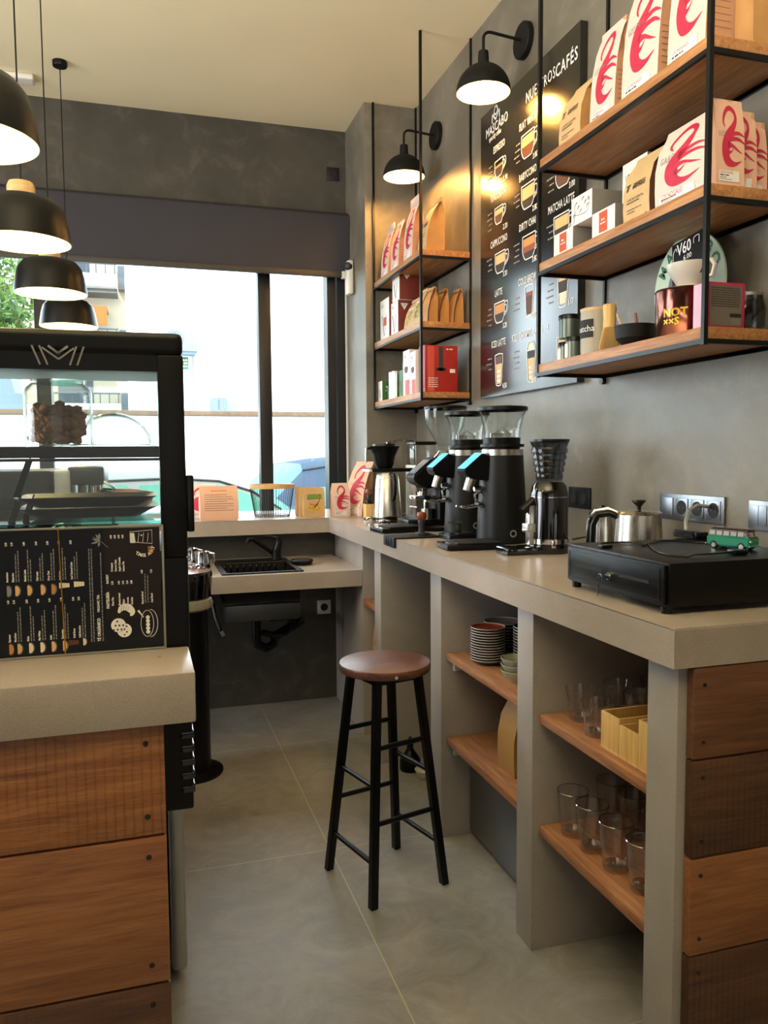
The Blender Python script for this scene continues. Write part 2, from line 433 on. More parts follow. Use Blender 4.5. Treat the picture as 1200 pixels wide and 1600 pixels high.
# ================================================================ the room
XW, YW, ZC = 1.60, 4.96, 3.44
ST(B().box(-3.4, 1.7, -3.0, 5.2, -.1, 0, 'floor_tile').done('floor'))
ST(B().box(-3.4, 1.8, -3.1, 5.3, ZC, ZC+.25, 'ceiling_paint').done('ceiling'))
ST(B().box(XW, XW+.15, -3.0, 5.3, 0, ZC, 'wall_cement').done('wall_right'))
ST(B().box(1.287, XW, 4.52, 5.3, 0, ZC, 'wall_cement').done('wall_column'))
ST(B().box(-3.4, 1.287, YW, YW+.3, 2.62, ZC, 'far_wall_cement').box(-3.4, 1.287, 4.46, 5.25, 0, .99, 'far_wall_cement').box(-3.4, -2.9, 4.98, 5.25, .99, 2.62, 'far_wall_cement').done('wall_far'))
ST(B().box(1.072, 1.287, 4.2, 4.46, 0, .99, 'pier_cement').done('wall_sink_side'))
w = B().box(-3.55, -3.4, -3.0, 5.3, 0, ZC, 'left_wall_paint'); ST(w.done('wall_left'))
ST(B().box(-3.4, 1.7, -3.15, -3.0, 0, ZC, 'left_wall_paint').done('wall_rear'))
# front window: dark aluminium frame, mullions and panes
win = T('window_1', '', ''); del win['label']; del win['category']; win['kind'] = 'structure'
f = B()
f.box(-2.9, 1.287, 5.02, 5.10, .99, 1.06, 'frame_black').box(-2.9, 1.287, 5.02, 5.10, 2.58, 2.66, 'frame_black')
f.box(1.165, 1.218, 4.985, 5.10, 1.06, 2.60, 'frame_black').box(1.225, 1.286, 4.965, 5.10, 1.06, 2.60, 'frame_black')
f.box(-2.9, -2.84, 5.0, 5.10, 1.06, 2.6, 'frame_black')
f.done('window_frame', win)
for x in (.768, -.52, -1.75): B().box(x-.039, x+.039, 5.0, 5.10, 1.06, 2.58, 'frame_black', .003).done('mullion', win)
for a, b_ in ((.807, 1.165), (-.481, .729), (-1.711, -.559), (-2.84, -1.789)): B().box(a, b_, 5.055, 5.061, 1.06, 2.58, 'window_glass').done('pane', win)
# roller blind
bl = T('roller_blind', 'dark grey roller blind pulled partly down over the front window', 'blind', (-.8, 4.93, 2.53))
b_ = B(); prof = [(4.955, 2.93), (4.90, 2.925), (4.868, 2.90), (4.862, 2.86), (4.872, 2.70), (4.885, 2.56), (4.893, 2.56), (4.90, 2.70), (4.955, 2.80)]
b_.M = Matrix.Translation((.8, -4.93, -2.53))
n = len(prof); vs = [(-2.9, y, z) for y, z in prof]+[(1.283, y, z) for y, z in prof]
b_.faces_from(vs, [[i, (i+1) % n, n+(i+1) % n, n+i] for i in range(n)]+[list(range(n)), [n+i for i in range(n)]], 'blind_fabric'); b_.done('blind_fabric', bl)
b_ = B(); b_.M = Matrix.Translation((.8, -4.93, -2.53)); b_.box(-2.9, 1.235, 4.875, 4.905, 2.525, 2.56, 'blind_bar', .006).done('bottom_bar', bl)
b_ = B(); b_.M = Matrix.Translation((.8, -4.93, -2.53)); b_.box(1.236, 1.283, 4.872, 4.908, 2.52, 2.565, 'white_plastic', .006).done('guide_bracket', bl)
b_ = B(); b_.M = Matrix.Translation((.8, -4.93, -2.53)); b_.cyl((1.272, 4.93, 2.86), (1.272, 4.93, 1.10), .0035, 'white_plastic', seg=6).done('blind_cord', bl)
# wall trims beside the window
ST(B().box(1.277, 1.287, 4.955, 4.965, 1.07, 2.55, 'white_plastic').done('trim_1'))

# ================================================================ long counter
ZT = 1.072
def slab(name, label, x0, x1, y0, y1, z0, z1, m='counter_cement', bev=.004):
    t = B().box(x0, x1, y0, y1, z0, z1, m, bev); return t
t = B(); P_ = [(1.0, 1.305), (XW-.001, 1.305), (XW-.001, 4.519), (1.286, 4.519), (1.286, 5.019), (-1.6, 5.019), (-1.6, 4.30), (1.0, 4.30)]
n = len(P_); vs = [(x, y, .991) for x, y in P_]+[(x, y, ZT) for x, y in P_]
t.faces_from(vs, [[i, (i+1) % n, n+(i+1) % n, n+i] for i in range(n)]+[[n+i for i in range(n)], list(range(n))[::-1]], 'counter_cement')
bmesh.ops.bevel(t.bm, geom=[e for e in t.bm.edges if all(abs(v.co.z-ZT) < 1e-4 for v in e.verts)], offset=.003, segments=2, affect='EDGES')
tag(t.done('worktop'), 'thick beige microcement worktop running along the right wall and under the window', 'worktop')
piers = [(1.33, 1.43, 'nearest pier, holding up the planked end of the worktop'), (1.95, 2.045, 'second pier from the near end, between glasses and plates'), (2.655, 2.765, 'third pier from the near end, just right of the stool'), (3.41, 3.51, 'fourth pier from the near end, behind the stool seat')]
for y0, y1, l in piers:
    o = B().box(1.03, XW-.002, y0, y1, 0, .9895, 'pier_cement', .003).done('counter_pier')
    tag(o, 'beige cement '+l, 'pier', 'cement piers under the worktop')
o = B().box(1.05, XW-.002, 3.785, 4.19, 0, .9895, 'pier_cement', .003).done('counter_pier'); tag(o, 'deep brownish cement pier beside the sink, farthest under the worktop', 'pier', 'cement piers under the worktop')
t = B(); oc = [(-1.2, 3.785), (1.048, 3.785), (1.048, 4.455), (-1.2, 4.455)]; ic = [(.375, 3.858), (.745, 3.858), (.745, 4.255), (.375, 4.255)]
vs = [(x, y, .847) for x, y in oc+ic]+[(x, y, .766) for x, y in oc+ic]
t.faces_from(vs, [[i, (i+1) % 4, 4+(i+1) % 4, 4+i] for i in range(4)]+[[8+i, 8+(i+1) % 4, 12+(i+1) % 4, 12+i] for i in range(4)]+[[i, (i+1) % 4, 8+(i+1) % 4, 8+i] for i in range(4)]+[[4+i, 4+(i+1) % 4, 12+(i+1) % 4, 12+i] for i in range(4)], 'counter_cement')
tag(t.done('sink_counter'), 'lower beige cement counter slab holding the black sink', 'worktop')
# bay backs
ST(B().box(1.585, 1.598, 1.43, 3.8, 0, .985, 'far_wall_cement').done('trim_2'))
# wooden shelf boards between the piers
def board(y0, y1, z, label, x0=1.05):
    o = B().box(x0, 1.58, y0, y1, z-.026, z, 'board_oak', .003).done('shelf_board'); return tag(o, label, 'shelf', 'wooden boards between the cement piers')
board(1.432, 1.948, .692, 'wooden board carrying the short tumblers and bamboo boxes')
board(1.432, 1.948, .370, 'lowest wooden board carrying the tall smoky glasses')
board(2.047, 2.653, .697, 'wooden board carrying the stacks of dark plates')
board(2.047, 2.653, .383, 'wooden board with the tan bag, below the plate shelf')
board(3.512, 3.783, .700, 'short wooden board between the two farthest piers, above a kraft bag')
for (y, z) in ((2.052, .66), (2.64, .66), (2.64, .345)):
    tag(B().box(1.075, 1.10, y-.004, y+.012, z-.03, z+.008, 'white_plastic', .002).done('shelf_bracket'), {(.66): 'small pale bracket under the far end of the plate board', (.345): 'small pale bracket under the far end of the tan bag board'}[z] if y > 2.1 else 'small pale bracket under the near end of the plate board', 'bracket')
# metal drawer unit below the plate shelves
t = T('metal_cabinet', 'low brushed grey metal cabinet standing under the tan bag board', 'cabinet', (1.38, 2.35, 0))
B().box(-.24, .2, -.298, .298, .02, .335, 'plate_steel', .004).done('body', t); B().box(-.275, -.24, -.298, .298, .318, .342, 'grey_metal_paint', .005).done('top_lip', t)
B().box(-.2, .18, -.27, .27, 0, .02, 'black_matte').done('plinth', t)
# planks cladding the near end of the counter
t = T('plank_cladding', 'stacked rustic wooden planks cladding the near end of the right counter', 'cladding', (1.05, 1.305, 0))
for z0, z1, m in ((.800, .9885, 'plank_mid'), (.593, .797, 'plank_dark'), (.385, .590, 'plank_plain'), (.16, .382, 'plank_dark'), (0, .157, 'plank_mid')):
    p = B(); p.M = Matrix.Translation((0, 0, -z0)); p.box(0, .548, -.0, .024, z0, z1, m, .004); o = p.done('plank', t); o.location = (0, 0, z0)
    for zz in (z0+.035, z1-.035):
        for xx in (.024, .5):
            q = B(); q.cyl((xx, -.0015, zz-z0), (xx, .004, zz-z0), .0042, 'ink_black', seg=12); q.done('screw', o)

# ================================================================ left counter
tag(B().box(-1.4, .076, 1.292, 1.478, .989, ZT, 'counter_cement', .004).done('worktop'), 'thick beige cement slab of the near left counter, carrying the menu', 'worktop')
t = T('plank_cladding', 'wide rustic brown planks cladding the near left counter', 'cladding', (-.6, 1.31, 0))
for z0, z1, m in ((.802, .9885, 'plank_saw'), (.549, .798, 'plank_plain'), (.30, .545, 'plank_dark'), (0, .296, 'plank_mid')):
    p = B(); p.M = Matrix.Translation((0, 0, -z0)); p.box(-.8, .625, 0, .022, z0, z1, m, .003); o = p.done('plank', t); o.location = (0, 0, z0)
    for zz in (z0+.032, z1-.032):
        q = B(); q.cyl((.596, -.0015, zz-z0), (.596, .004, zz-z0), .0045, 'ink_black', seg=12); q.done('screw', o)
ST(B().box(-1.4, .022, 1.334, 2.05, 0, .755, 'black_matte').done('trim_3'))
# white undercounter refrigerator
t = T('undercounter_fridge', 'white undercounter fridge with rounded door behind the left counter', 'fridge', (-.2, 2.4, 0))
B().box(-.38, .24, -.27, .30, .03, .86, 'white_plastic', .012).done('body', t)
B().box(.245, .285, -.29, .29, .035, .85, 'grey_metal_paint', .016, seg=4).done('door', t)
for sx in (-.34, .22):
    for sy in (-.24, .26): B().cyl((sx, sy, 0), (sx, sy, .03), .018, 'black_plastic', seg=12).done('foot', t)
tag(B().box(-1.4, .06, 2.08, 3.4, .87, .94, 'counter_cement', .004).done('worktop'), 'cement worktop carrying the espresso machine behind the display case', 'worktop')
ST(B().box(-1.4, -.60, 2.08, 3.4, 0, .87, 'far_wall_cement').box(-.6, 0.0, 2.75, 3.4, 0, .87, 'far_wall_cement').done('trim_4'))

# ================================================================ wall shelving (black frame, oak boards)
def shelving(name, label, y0, y1, cat='shelf unit', extra=False):
    t = T(name, label, cat, (1.335, y0, 1.69)); X0, X1 = 0, .262; L = y1-y0
    for x, y in ((X0, 0), (X0, L), (X1, 0), (X1, L)):
        B().box(x-.006, x+.006, y-.006, y+.006, -.005, ZC-1.69-.003, 'black_metal').done('post', t)
    for z in (.010, .353, .700):
        f = B()
        for z_ in (z-.004, ):
            f.box(X0-.006, X0+.006, .006, L-.006, z_-.008, z_+.004, 'black_metal').box(X1-.006, X1+.006, .006, L-.006, z_-.008, z_+.004, 'black_metal')
            for y in (0, L): f.box(X0+.006, X1-.006, y-.006, y+.006, z_-.008, z_+.004, 'black_metal')
        f.done('rail', t)
        o = B().box(X0-.002, X1+.001, -.002, L+.002, .0, .03, 'shelf_oak', .002).done('board', t); o.location = (0, 0, z)
    for y in (0, L):
        B().cyl((X1-.012, y, -.012), (XW-1.335, y, -.012), .012, 'black_metal', seg=14).done('wall_mount', t)
    return t
shelving('wall_shelf_unit', 'black framed shelf unit in the far corner with three oak boards', 3.70, 4.505)
shelving('wall_shelf_unit', 'larger black framed shelf unit with three oak boards at upper right', 1.652, 2.502)

# ================================================================ lamps
def sconce(y, label):
    t = T('wall_sconce', label, 'wall lamp', (XW, y, 3.15), 0, 'wall sconces above the counter')
    B().lathe([(.00001, 0), (.072, 0), (.072, .022), (.068, .026), (.00001, .026)], 'black_matte', 36, M=Matrix.Translation((-.001, 0, 0)) @ Matrix.Rotation(-PI/2, 4, 'Y')).done('wall_plate', t)
    pts = [(-.02, 0, 0), (-.16, 0, .012)]+[(-.165-.03*math.sin(a), 0, -.018+.03*math.cos(a)) for a in [i*PI/2/6 for i in range(1, 7)]]+[(-.195, 0, -.08)]
    B().tube(pts, .0062, 'black_matte').done('arm', t)
    B().cyl((-.195, 0, -.125), (-.195, 0, -.07), .024, 'black_matte', .021, 24).done('socket_cap', t)
    R_, H_ = .113, .115; pr = []
    for i in range(15):
        a = i/14*PI/2; pr.append((max(R_*math.cos(a), .0001), H_*math.sin(a)))
    sh = B().lathe(pr, 'black_matte', 40, c=(-.195, 0, -.235)); pi = [(r*.975, z*.97-.0005) for r, z in pr]
    sh.lathe([pr[0], pi[0]], 'black_matte', 40, c=(-.195, 0, -.235)); sh.lathe(pi, 'white_paint_inner', 40, c=(-.195, 0, -.235)); sh.done('shade', t)
    bp = [(.0001, -.065)]+[(.026*math.sin(a), -.038-.027*math.cos(a)) for a in [i*PI/10 for i in range(1, 9)]]+[(.013, .0), (.013, .02), (.0001, .02)]
    B().lathe(bp, 'wall_warm_light', 20, c=(-.195, 0, -.122)).done('bulb', t)
    l = bpy.data.lights.new('sconce_light', 'POINT'); l.energy = 10; l.color = (1, .50, .14); l.shadow_soft_size = .045
    o = bpy.data.objects.new('sconce_light', l); COL.objects.link(o); o.parent = t; o.location = (-.195, 0, -.194)
    return t
sconce(3.125, 'black dome wall sconce lit above the menu board')
sconce(4.158, 'black dome wall sconce lit above the corner shelf unit')
def pendant(y, label):
    t = T('pendant_lamp', label, 'pendant lamp', (-.335, y, 2.10), 0, 'black pendant lamps over the left counter')
    B().lathe([(.0001, -.026), (.034, -.026), (.036, -.022), (.036, 0), (.0001, 0)], 'black_satin', 28, c=(0, 0, ZC-2.10-.001)).done('ceiling_rose', t)
    B().cyl((0, 0, .185), (0, 0, ZC-2.10-.02), .0026, 'black_matte', seg=8).done('cord', t)
    B().lathe([(.0001, .138), (.040, .138), (.042, .145), (.042, .172), (.036, .186), (.0001, .187)], 'light_wood', 28).done('wooden_cap', t)
    pr = [(.145, 0), (.143, .018), (.134, .07), (.124, .105), (.106, .128), (.075, .139), (.0001, .142)]
    s_ = B().lathe(pr, 'black_satin', 48); pi = [(max(r-.003, .0001), z if i == 0 else z-.003) for i, (r, z) in enumerate(pr)]
    s_.lathe([pr[0], pi[0]], 'black_satin', 48); s_.lathe(pi, 'white_paint_inner', 48); s_.done('shade', t)
    bp = [(.0001, .040)]+[(.030*math.sin(a), .07-.030*math.cos(a)) for a in [i*PI/10 for i in range(1, 9)]]+[(.014, .11), (.014, .135)]
    B().lathe(bp, 'bulb_glow', 20).done('bulb', t)
    l = bpy.data.lights.new('pendant_light', 'POINT'); l.energy = 2.2; l.color = (1, .78, .34); l.shadow_soft_size = .02
    o = bpy.data.objects.new('pendant_light', l); COL.objects.link(o); o.parent = t; o.location = (0, 0, .030)
    return t
pendant(1.94, 'nearest black pendant lamp, cut by the left edge at the top')
pendant(2.79, 'second black pendant lamp from the camera, pale wooden cap showing')
pendant(3.62, 'third black pendant lamp from the camera, in front of the tree')
pendant(4.50, 'farthest and smallest black pendant lamp, in front of the window')
# ceiling fitting
o = B().box(-.10, .10, -.045, .045, -.03, 0, 'white_plastic', .014, seg=4).done('ceiling_emergency_light'); tag(o, 'small white oval fitting on the ceiling near the window wall', 'light fitting', loc=(-.58, 4.72, ZC-.0005))
# security camera on the column
t = T('security_camera', 'white capsule security camera with black lens on the window column', 'camera', (1.286, 4.80, 2.405))
B().box(-.042, -.002, -.036, .036, 0, .205, 'white_plastic', .016, seg=4).done('housing', t)
B().cyl((-.030, -.022, .165), (-.045, -.036, .165), .024, 'black_gloss', seg=24).cyl((-.045, -.036, .165), (-.047, -.038, .165), .012, 'steel_dark', seg=20).done('lens', t)

# ================================================================ wall menu board
def wall_menu():
    t = T('menu_board', 'large black wall menu of illustrated coffees and prices on the right wall', 'menu board', (1.568, 3.515, 1.685), AISLE)
    B().box(0, .878, 0, .030, 0, 1.30, 'board_black', .002).done('panel', t)
    fn = lambda x, z: (x, -.0012, z); w = 'chalk_white'
    b = B(); b.text('MASCABO', .058, .06, 1.200, w, fn, bold=.0006, sx=.82, sp=1.05); b.text('specialty coffee', .033, .095, 1.166, w, fn, sx=.62, bold=.0002)
    for sg in (-1, 1):
        b.ribbon([(.166+sg*.038, 1.228, .009), (.166+sg*.034, 1.262, .009), (.166+sg*.012, 1.242, .009), (.166, 1.232, .009)], w, fn)
        b.ribbon([(.166+sg*.0, 1.252, .008), (.166+sg*.018, 1.266, .008), (.166+sg*.008, 1.288, .008), (.166, 1.285, .006)], w, fn)
    b.text('NUESTROS', .062, .455, 1.198, w, fn, sx=.72, sp=1.15); b.text('CAFÉS', .066, .70, 1.193, w, fn, sx=.80, bold=.001, sp=1.15)
    rows = [1.10, .892, .687, .461, .235]
    T_ = {(0, 0): ('ESPRESSO', '1.90'), (0, 1): ('MACCHIATO', '2.20'), (0, 2): ('CAPPUCCINO', '3.20'), (0, 3): ('LATTE', '3.20'), (0, 4): ('ICED LATTE', '4.50'),
          (1, 0): ('FLAT WHITE', '3.00'), (1, 1): ('BABYCCINO', '2.80'), (1, 2): ('DIRTY CHAI', '3.80'), (1, 3): ('COLD BREW', '5.00'), (1, 4): ('ICED CARAMEL LATTE', '5.00'),
          (2, 1): ('', '3.00'), (2, 2): ('MATCHA LATTE', ''), (2, 3): ('', '3.50'), (2, 4): ('E', '')}
    cx = [.20, .475, .765]
    for (c, r), (a, p) in T_.items():
        z = rows[r]
        if a: b.text(a, .043, cx[c] if c < 2 else .65, z, w, fn, 'CENTER' if c < 2 else 'LEFT', sx=.60, bold=.0004, sp=1.08)
        if p: b.text(p, .032, cx[c]+.065, z-.155 if r != 4 else .04, w, fn, 'CENTER', sx=.8, bold=.0004)
    b.done('lettering', t)
    b = B()
    for (c, r) in T_:
        if (c, r) in ((2, 4),): continue
        for k in range(4 if (c+r) % 2 else 3):
            zz = rows[r]-.06-k*.024; wd = .035+.02*((k*7+c*3+r) % 3)/2
            x1 = cx[c]-.07; b.words(x1-wd, zz, wd, .006, 'chalk_dim', fn, k+c*5)
    b.done('small_lettering', t)
    # drinks: outline and layers of colour
    def cup(x, z, s, layers, handle=True):
        b = B(); W_, H_ = .05*s, .085*s
        def half(q): return W_*(1-.05*q) if q < .45 else W_*math.sqrt(max(0, 1-((q-.45)/.62)**2*.92))
        Q = [i/16 for i in range(17)]
        def outline(a, bq, k, n=8, up=0):
            qs = [a+(bq-a)*i/n for i in range(n+1)]
            return [(x-half(q)*k, z+H_/2-q*H_) for q in qs]+[(x+half(q)*k, z+H_/2-q*H_) for q in qs[::-1]]
        for a, e, m in layers: b.flat(outline(a, e, .88), m, lambda X, Z: (X, -.0010, Z))
        b.ribbon([(x-half(q), z+H_/2-q*H_, .0048) for q in Q]+[(x+half(q), z+H_/2-q*H_, .0048) for q in Q[::-1]]+[(x-half(0), z+H_/2, .0048)], w, lambda X, Z: (X, -.0014, Z), 1)
        if handle:
            for k in (1, .6): b.ribbon([(x+W_*.98, z+H_*.40*k, .004), (x+W_*(1+.55*k), z+H_*.42*k, .004), (x+W_*(1+.6*k), z, .004), (x+W_*.85, z-H_*.28*k, .004)], w, lambda X, Z: (X, -.0014, Z))
        b.done('cup_drawing', t)
    def glass(x, z, s, layers, ice=False, dome=False):
        b = B(); W0, W1, H_ = .036*s, .026*s, .125*s
        hw = lambda q: W0+(W1-W0)*q if q < .9 else W1*(1-(q-.9)*4)
        for a, e, m in layers: b.flat([(x-hw(a)*.85, z+H_/2-a*H_), (x+hw(a)*.85, z+H_/2-a*H_), (x+hw(e)*.85, z+H_/2-e*H_), (x-hw(e)*.85, z+H_/2-e*H_)], m, lambda X, Z: (X, -.0010, Z))
        if ice:
            for k in range(9): 
                a = (k % 3-1)*.012*s; zz = z-.005*s-(k//3)*.019*s
                b.flat([(x+a-.006*s, zz), (x+a+.002*s, zz+.007*s), (x+a+.006*s, zz), (x+a-.001*s, zz-.008*s)], w, lambda X, Z: (X, -.0016, Z))
        if dome: b.ribbon([(x-W0, z+H_/2, .004), (x-W0*.7, z+H_*.7, .004), (x, z+H_*.8, .004), (x+W0*.7, z+H_*.7, .004), (x+W0, z+H_/2, .004)], w, lambda X, Z: (X, -.0014, Z)).flat([(x-W0*.8, z+H_*.5), (x-W0*.6, z+H_*.68), (x, z+H_*.76), (x+W0*.6, z+H_*.68), (x+W0*.8, z+H_*.5)], 'coffee_pale', lambda X, Z: (X, -.0009, Z))
        b.ribbon([(x-hw(0), z+H_/2, .0045), (x-hw(.5), z, .0045), (x-hw(.9), z-.4*H_, .0045), (x-hw(1), z-H_/2, .0045), (x+hw(1), z-H_/2, .0045), (x+hw(.9), z-.4*H_, .0045), (x+hw(.5), z, .0045), (x+hw(0), z+H_/2, .0045), (x-hw(0), z+H_/2, .0045)], w, lambda X, Z: (X, -.0014, Z), 2)
        b.done('glass_drawing', t)
    C, TN, BR, DK, PL, RD = 'coffee_cream', 'coffee_tan', 'coffee_brown', 'coffee_dark', 'coffee_pale', 'coffee_red'
    cup(.20, 1.008, .85, [(.28, .42, TN), (.42, .95, DK)]); cup(.20, .803, .85, [(.12, .45, C), (.45, .95, BR)])
    cup(.215, .592, 1.05, [(.1, .55, C), (.55, .95, DK)]); cup(.21, .372, 1.05, [(.1, .55, TN), (.55, .95, DK)])
    cup(.475, 1.010, 1.15, [(.1, .5, C), (.5, .95, BR)]); cup(.478, .803, 1.15, [(.1, .6, C), (.6, .95, DK)])
    cup(.49, .594, 1.15, [(.12, .45, TN), (.45, .7, RD), (.7, .95, DK)]); cup(.765, .80, 1.15, [(.1, .4, C), (.4, .95, BR)]); cup(.755, .60, 1.15, [(.08, .5, C), (.5, .95, DK)])
    glass(.495, .37, 1.0, [(.2, .33, RD), (.33, .93, BR)]); glass(.205, .115, 1.1, [(.05, .3, BR), (.3, .95, C)], ice=True)
    glass(.515, .10, 1.05, [(.02, .25, DK), (.25, .95, C)], ice=True, dome=True); glass(.77, .37, 1.15, [(.05, .32, C), (.32, .62, DK), (.62, .93, PL)])
    glass(.765, .12, 1.0, [(.1, .9, C)])
wall_menu()

# ================================================================ coffee bags
FL = [(.33, .655, .010), (.27, .71, .045), (.29, .80, .065), (.40, .90, .070), (.55, .93, .072), (.68, .86, .080), (.69, .75, .095), (.58, .64, .13), (.45, .54, .19), (.36, .43, .25), (.33, .32, .26), (.38, .22, .20), (.50, .16, .11), (.68, .15, .05), (.90, .20, .004)]
FEATH = [[(.45, .55, .10), (.62, .57, .06), (.82, .58, .04), (1.02, .53, .008)], [(.42, .48, .10), (.62, .50, .055), (.84, .49, .04), (1.05, .42, .008)], [(.42, .40, .09), (.58, .40, .045), (.74, .35, .03), (.92, .30, .005)], [(.40, .30, .07), (.52, .31, .03), (.62, .37, .004)]]
def coffee_bag(name, label, cat, w, d, h, m_front, m_side, loc, rz, group=None, deco=None, top='pinch', lean=0.0, m_back=None, seed=0):
    """gusseted bag standing on its base; front looks along local -Y"""
    t = T(name, label, cat, loc, rz, group); rnd = random.Random(seed+len(label))
    LV = [(0, .94, 1), (.03, 1, 1), (.2, 1, .97), (.4, 1, .9), (.6, 1, .76), (.78, .99, .5), (.9, .98, .2), (.94, .98, .05), (1, .97, .035)]
    if top == 'flat': LV = [(0, .94, 1), (.04, 1, 1.05), (.25, 1, 1.12), (.5, 1, 1.1), (.75, 1, .8), (.92, 1, .2), (1, .98, .06)]
    ly = lambda v: lean*d*v*v
    def fy(v):
        v = min(max(v, 0), 1)
        for (a, _, k0), (b_, _, k1) in zip(LV, LV[1:]):
            if v <= b_: return -d/2*(k0+(k1-k0)*(v-a)/(b_-a))+ly(v)
        return 0
    P = []; ring = 8
    for v, wk, dk in LV:
        W_, D_ = w/2*wk, d/2*dk; pin = (d/2-D_)*.55+.004*(1 if 0 < v < 1 else 0); j = lambda s_=.002: rnd.uniform(-s_, s_)*(0 if v in (0,) else 1); o = ly(v)
        P += [(-W_, -D_+o, v*h), (0, -D_+o-.0002, v*h), (W_, -D_+o, v*h), (W_-pin+j(), o+j(), v*h+j()*.5), (W_, D_+o+j(), v*h), (j(), D_+o+j(), v*h), (-W_, D_+o+j(), v*h), (-W_+pin+j(), o+j(), v*h)]
    fr, sd_, bk = [], [], []
    for i in range(len(LV)-1):
        for k in range(ring):
            q = [i*ring+k, i*ring+(k+1) % ring, (i+1)*ring+(k+1) % ring, (i+1)*ring+k]; (fr if k in (0, 1) else bk if k in (4, 5) else sd_).append(q)
    b = B(); vsn = [b.bm.verts.new(p) for p in P]
    for q, m in ((fr, m_front), (sd_, m_side), (bk, m_back or m_side), ([list(range(8))], m_side), ([[(len(LV)-1)*8+i for i in range(8)]], m_side)):
        k = b.mi(m)
        for f in q: b.bm.faces.new([vsn[i] for i in f]).material_index = k
    b.done('bag_body', t, ang=50)
    if top == 'roll':
        q = B(); q.box(-w*.485, w*.485, ly(1)-.011, ly(1)+.004, h*.965, h*1.02, m_front, .004); q.box(-w*.49, w*.49, ly(1)-.013, ly(1)+.006, h*.93, h*.97, m_front, .004); q.done('rolled_top', t)
    if top == 'fin':
        q = B(); q.box(-w*.47, w*.47, ly(1)-.003, ly(1)+.003, h*.99, h*1.13, m_front, .001); q.done('top_fold', t)
    fn = lambda x, z: (x, fy(z/h)-.0012, z)
    if deco == 'flamingo':
        U = lambda u, v: ((u-.5)*w*.98, fy(.13+v*.83)-.0014, (.13+v*.83)*h)
        q = B(); q.ribbon(FL, 'flamingo_red', lambda u, v: U(min(u, 1), v), 5)
        for f in FEATH: q.ribbon(f, 'flamingo_red', lambda u, v: U(min(u, 1), v), 5)
        q.done('flamingo_print', t)
        q = B(); q.flat([(-w*.40, h*.045), (w*.30, h*.045), (w*.30, h*.17), (-w*.40, h*.17)], 'label_white', lambda x, z: (x, fy(z/h)-.0017, z))
        q2 = lambda x, z: (x, fy(z/h)-.0021, z)
        q.text('LOS NOGALES', w*.085, -w*.36, h*.145, 'flamingo_red', q2, sx=.8); q.words(-w*.36, h*.115, w*.3, h*.012, 'ink_black', q2); q.words(-w*.36, h*.09, w*.22, h*.01, 'ink_grey', q2); q.words(-w*.36, h*.07, w*.4, h*.008, 'ink_grey', q2)
        q.done('label', t)
        q = B(); q.text('GARDELLI', w*.12, -w*.42, h*.60, 'ink_grey', fn, sp=1.2, sx=.8); q.words(-w*.40, h*.57, w*.3, h*.008, 'ink_grey', fn); q.done('lettering', t)
        q = B()
        for k in range(7): q.flat([(-.42*d, h*(.18+.045*k)), (.38*d*rnd.uniform(.5, 1), h*(.18+.045*k)), (.38*d*rnd.uniform(.5, 1), h*(.184+.045*k)), (-.42*d, h*(.184+.045*k))], 'ink_brown', lambda y, z: (w/2+.0015, y*.9, z))
        q.done('side_print', t)
    elif deco == 'kraft':
        q = B(); q.text('SARGENTO', w*.105, -w*.14, h*.56, 'ink_black', fn, sx=.85, bold=.0004); q.text('MARTINHO', w*.105, -w*.14, h*.52, 'ink_black', fn, sx=.85, bold=.0004)
        q.ribbon([(-w*.42, h*.58, .003), (-w*.25, h*.585, .004)], 'ink_black', fn).ribbon([(-w*.34, h*.58, .004), (-w*.35, h*.49, .004)], 'ink_black', fn).ribbon([(-w*.29, h*.57, .003), (-w*.30, h*.49, .003)], 'ink_black', fn)
        q.text('CAFÉ DO QUINTAL', w*.085, -w*.34, h*.36, 'ink_black', fn, sx=.85); q.words(-w*.34, h*.32, w*.5, h*.014, 'ink_black', fn)
        q.words(-w*.34, h*.22, w*.55, h*.012, 'ink_brown', fn); q.words(-w*.34, h*.18, w*.3, h*.012, 'ink_brown', fn)
        q.flat([(w*.34, h*.07), (w*.40, h*.07), (w*.40, h*.10), (w*.34, h*.10)], 'card_red', fn); q.done('lettering', t)
    elif deco == 'lines':
        q = B(); q.words(-w*.2, h*.86, w*.4, h*.02, 'card_orange', fn)
        for k in range(8): q.words(-w*.38, h*(.75-.065*k), w*(.76 if k % 3 else .6), h*.014, 'ink_brown', fn, k)
        q.done('lettering', t)
    elif deco == 'picture':
        q = B(); q.flat([(-w*.38, h*.16), (w*.38, h*.16), (w*.38, h*.80), (-w*.38, h*.80)], 'kraft_light', fn); f2 = lambda x, z: (x, fy(z/h)-.002, z)
        q.flat([(-w*.33, h*.24), (w*.33, h*.24), (w*.33, h*.78), (-w*.33, h*.78)], 'picture_yellow', f2)
        f3 = lambda x, z: (x, fy(z/h)-.0026, z)
        q.flat([(-w*.33, h*.60), (w*.33, h*.64), (w*.33, h*.78), (-w*.33, h*.78)], 'picture_green', f3)
        for k in range(7): q.ribbon([(rnd.uniform(-.28, .1)*w, h*rnd.uniform(.28, .6), .003), (rnd.uniform(-.1, .28)*w, h*rnd.uniform(.3, .65), .003)], rnd.choice(['ink_black', 'card_orange', 'card_red']), f3)
        q.done('label', t)
    elif deco == 'redspot':
        q = B(); q.flat([(w*.28*math.cos(a), h*.28+h*.15*math.sin(a)) for a in [i*PI/9 for i in range(18)]], 'card_red', fn); q.done('label', t)
    elif deco == 'greenlabel':
        q = B(); q.flat([(-w*.4, h*.05), (w*.4, h*.05), (w*.4, h*.72), (-w*.4, h*.72)], 'label_white', fn); f2 = lambda x, z: (x, fy(z/h)-.002, z)
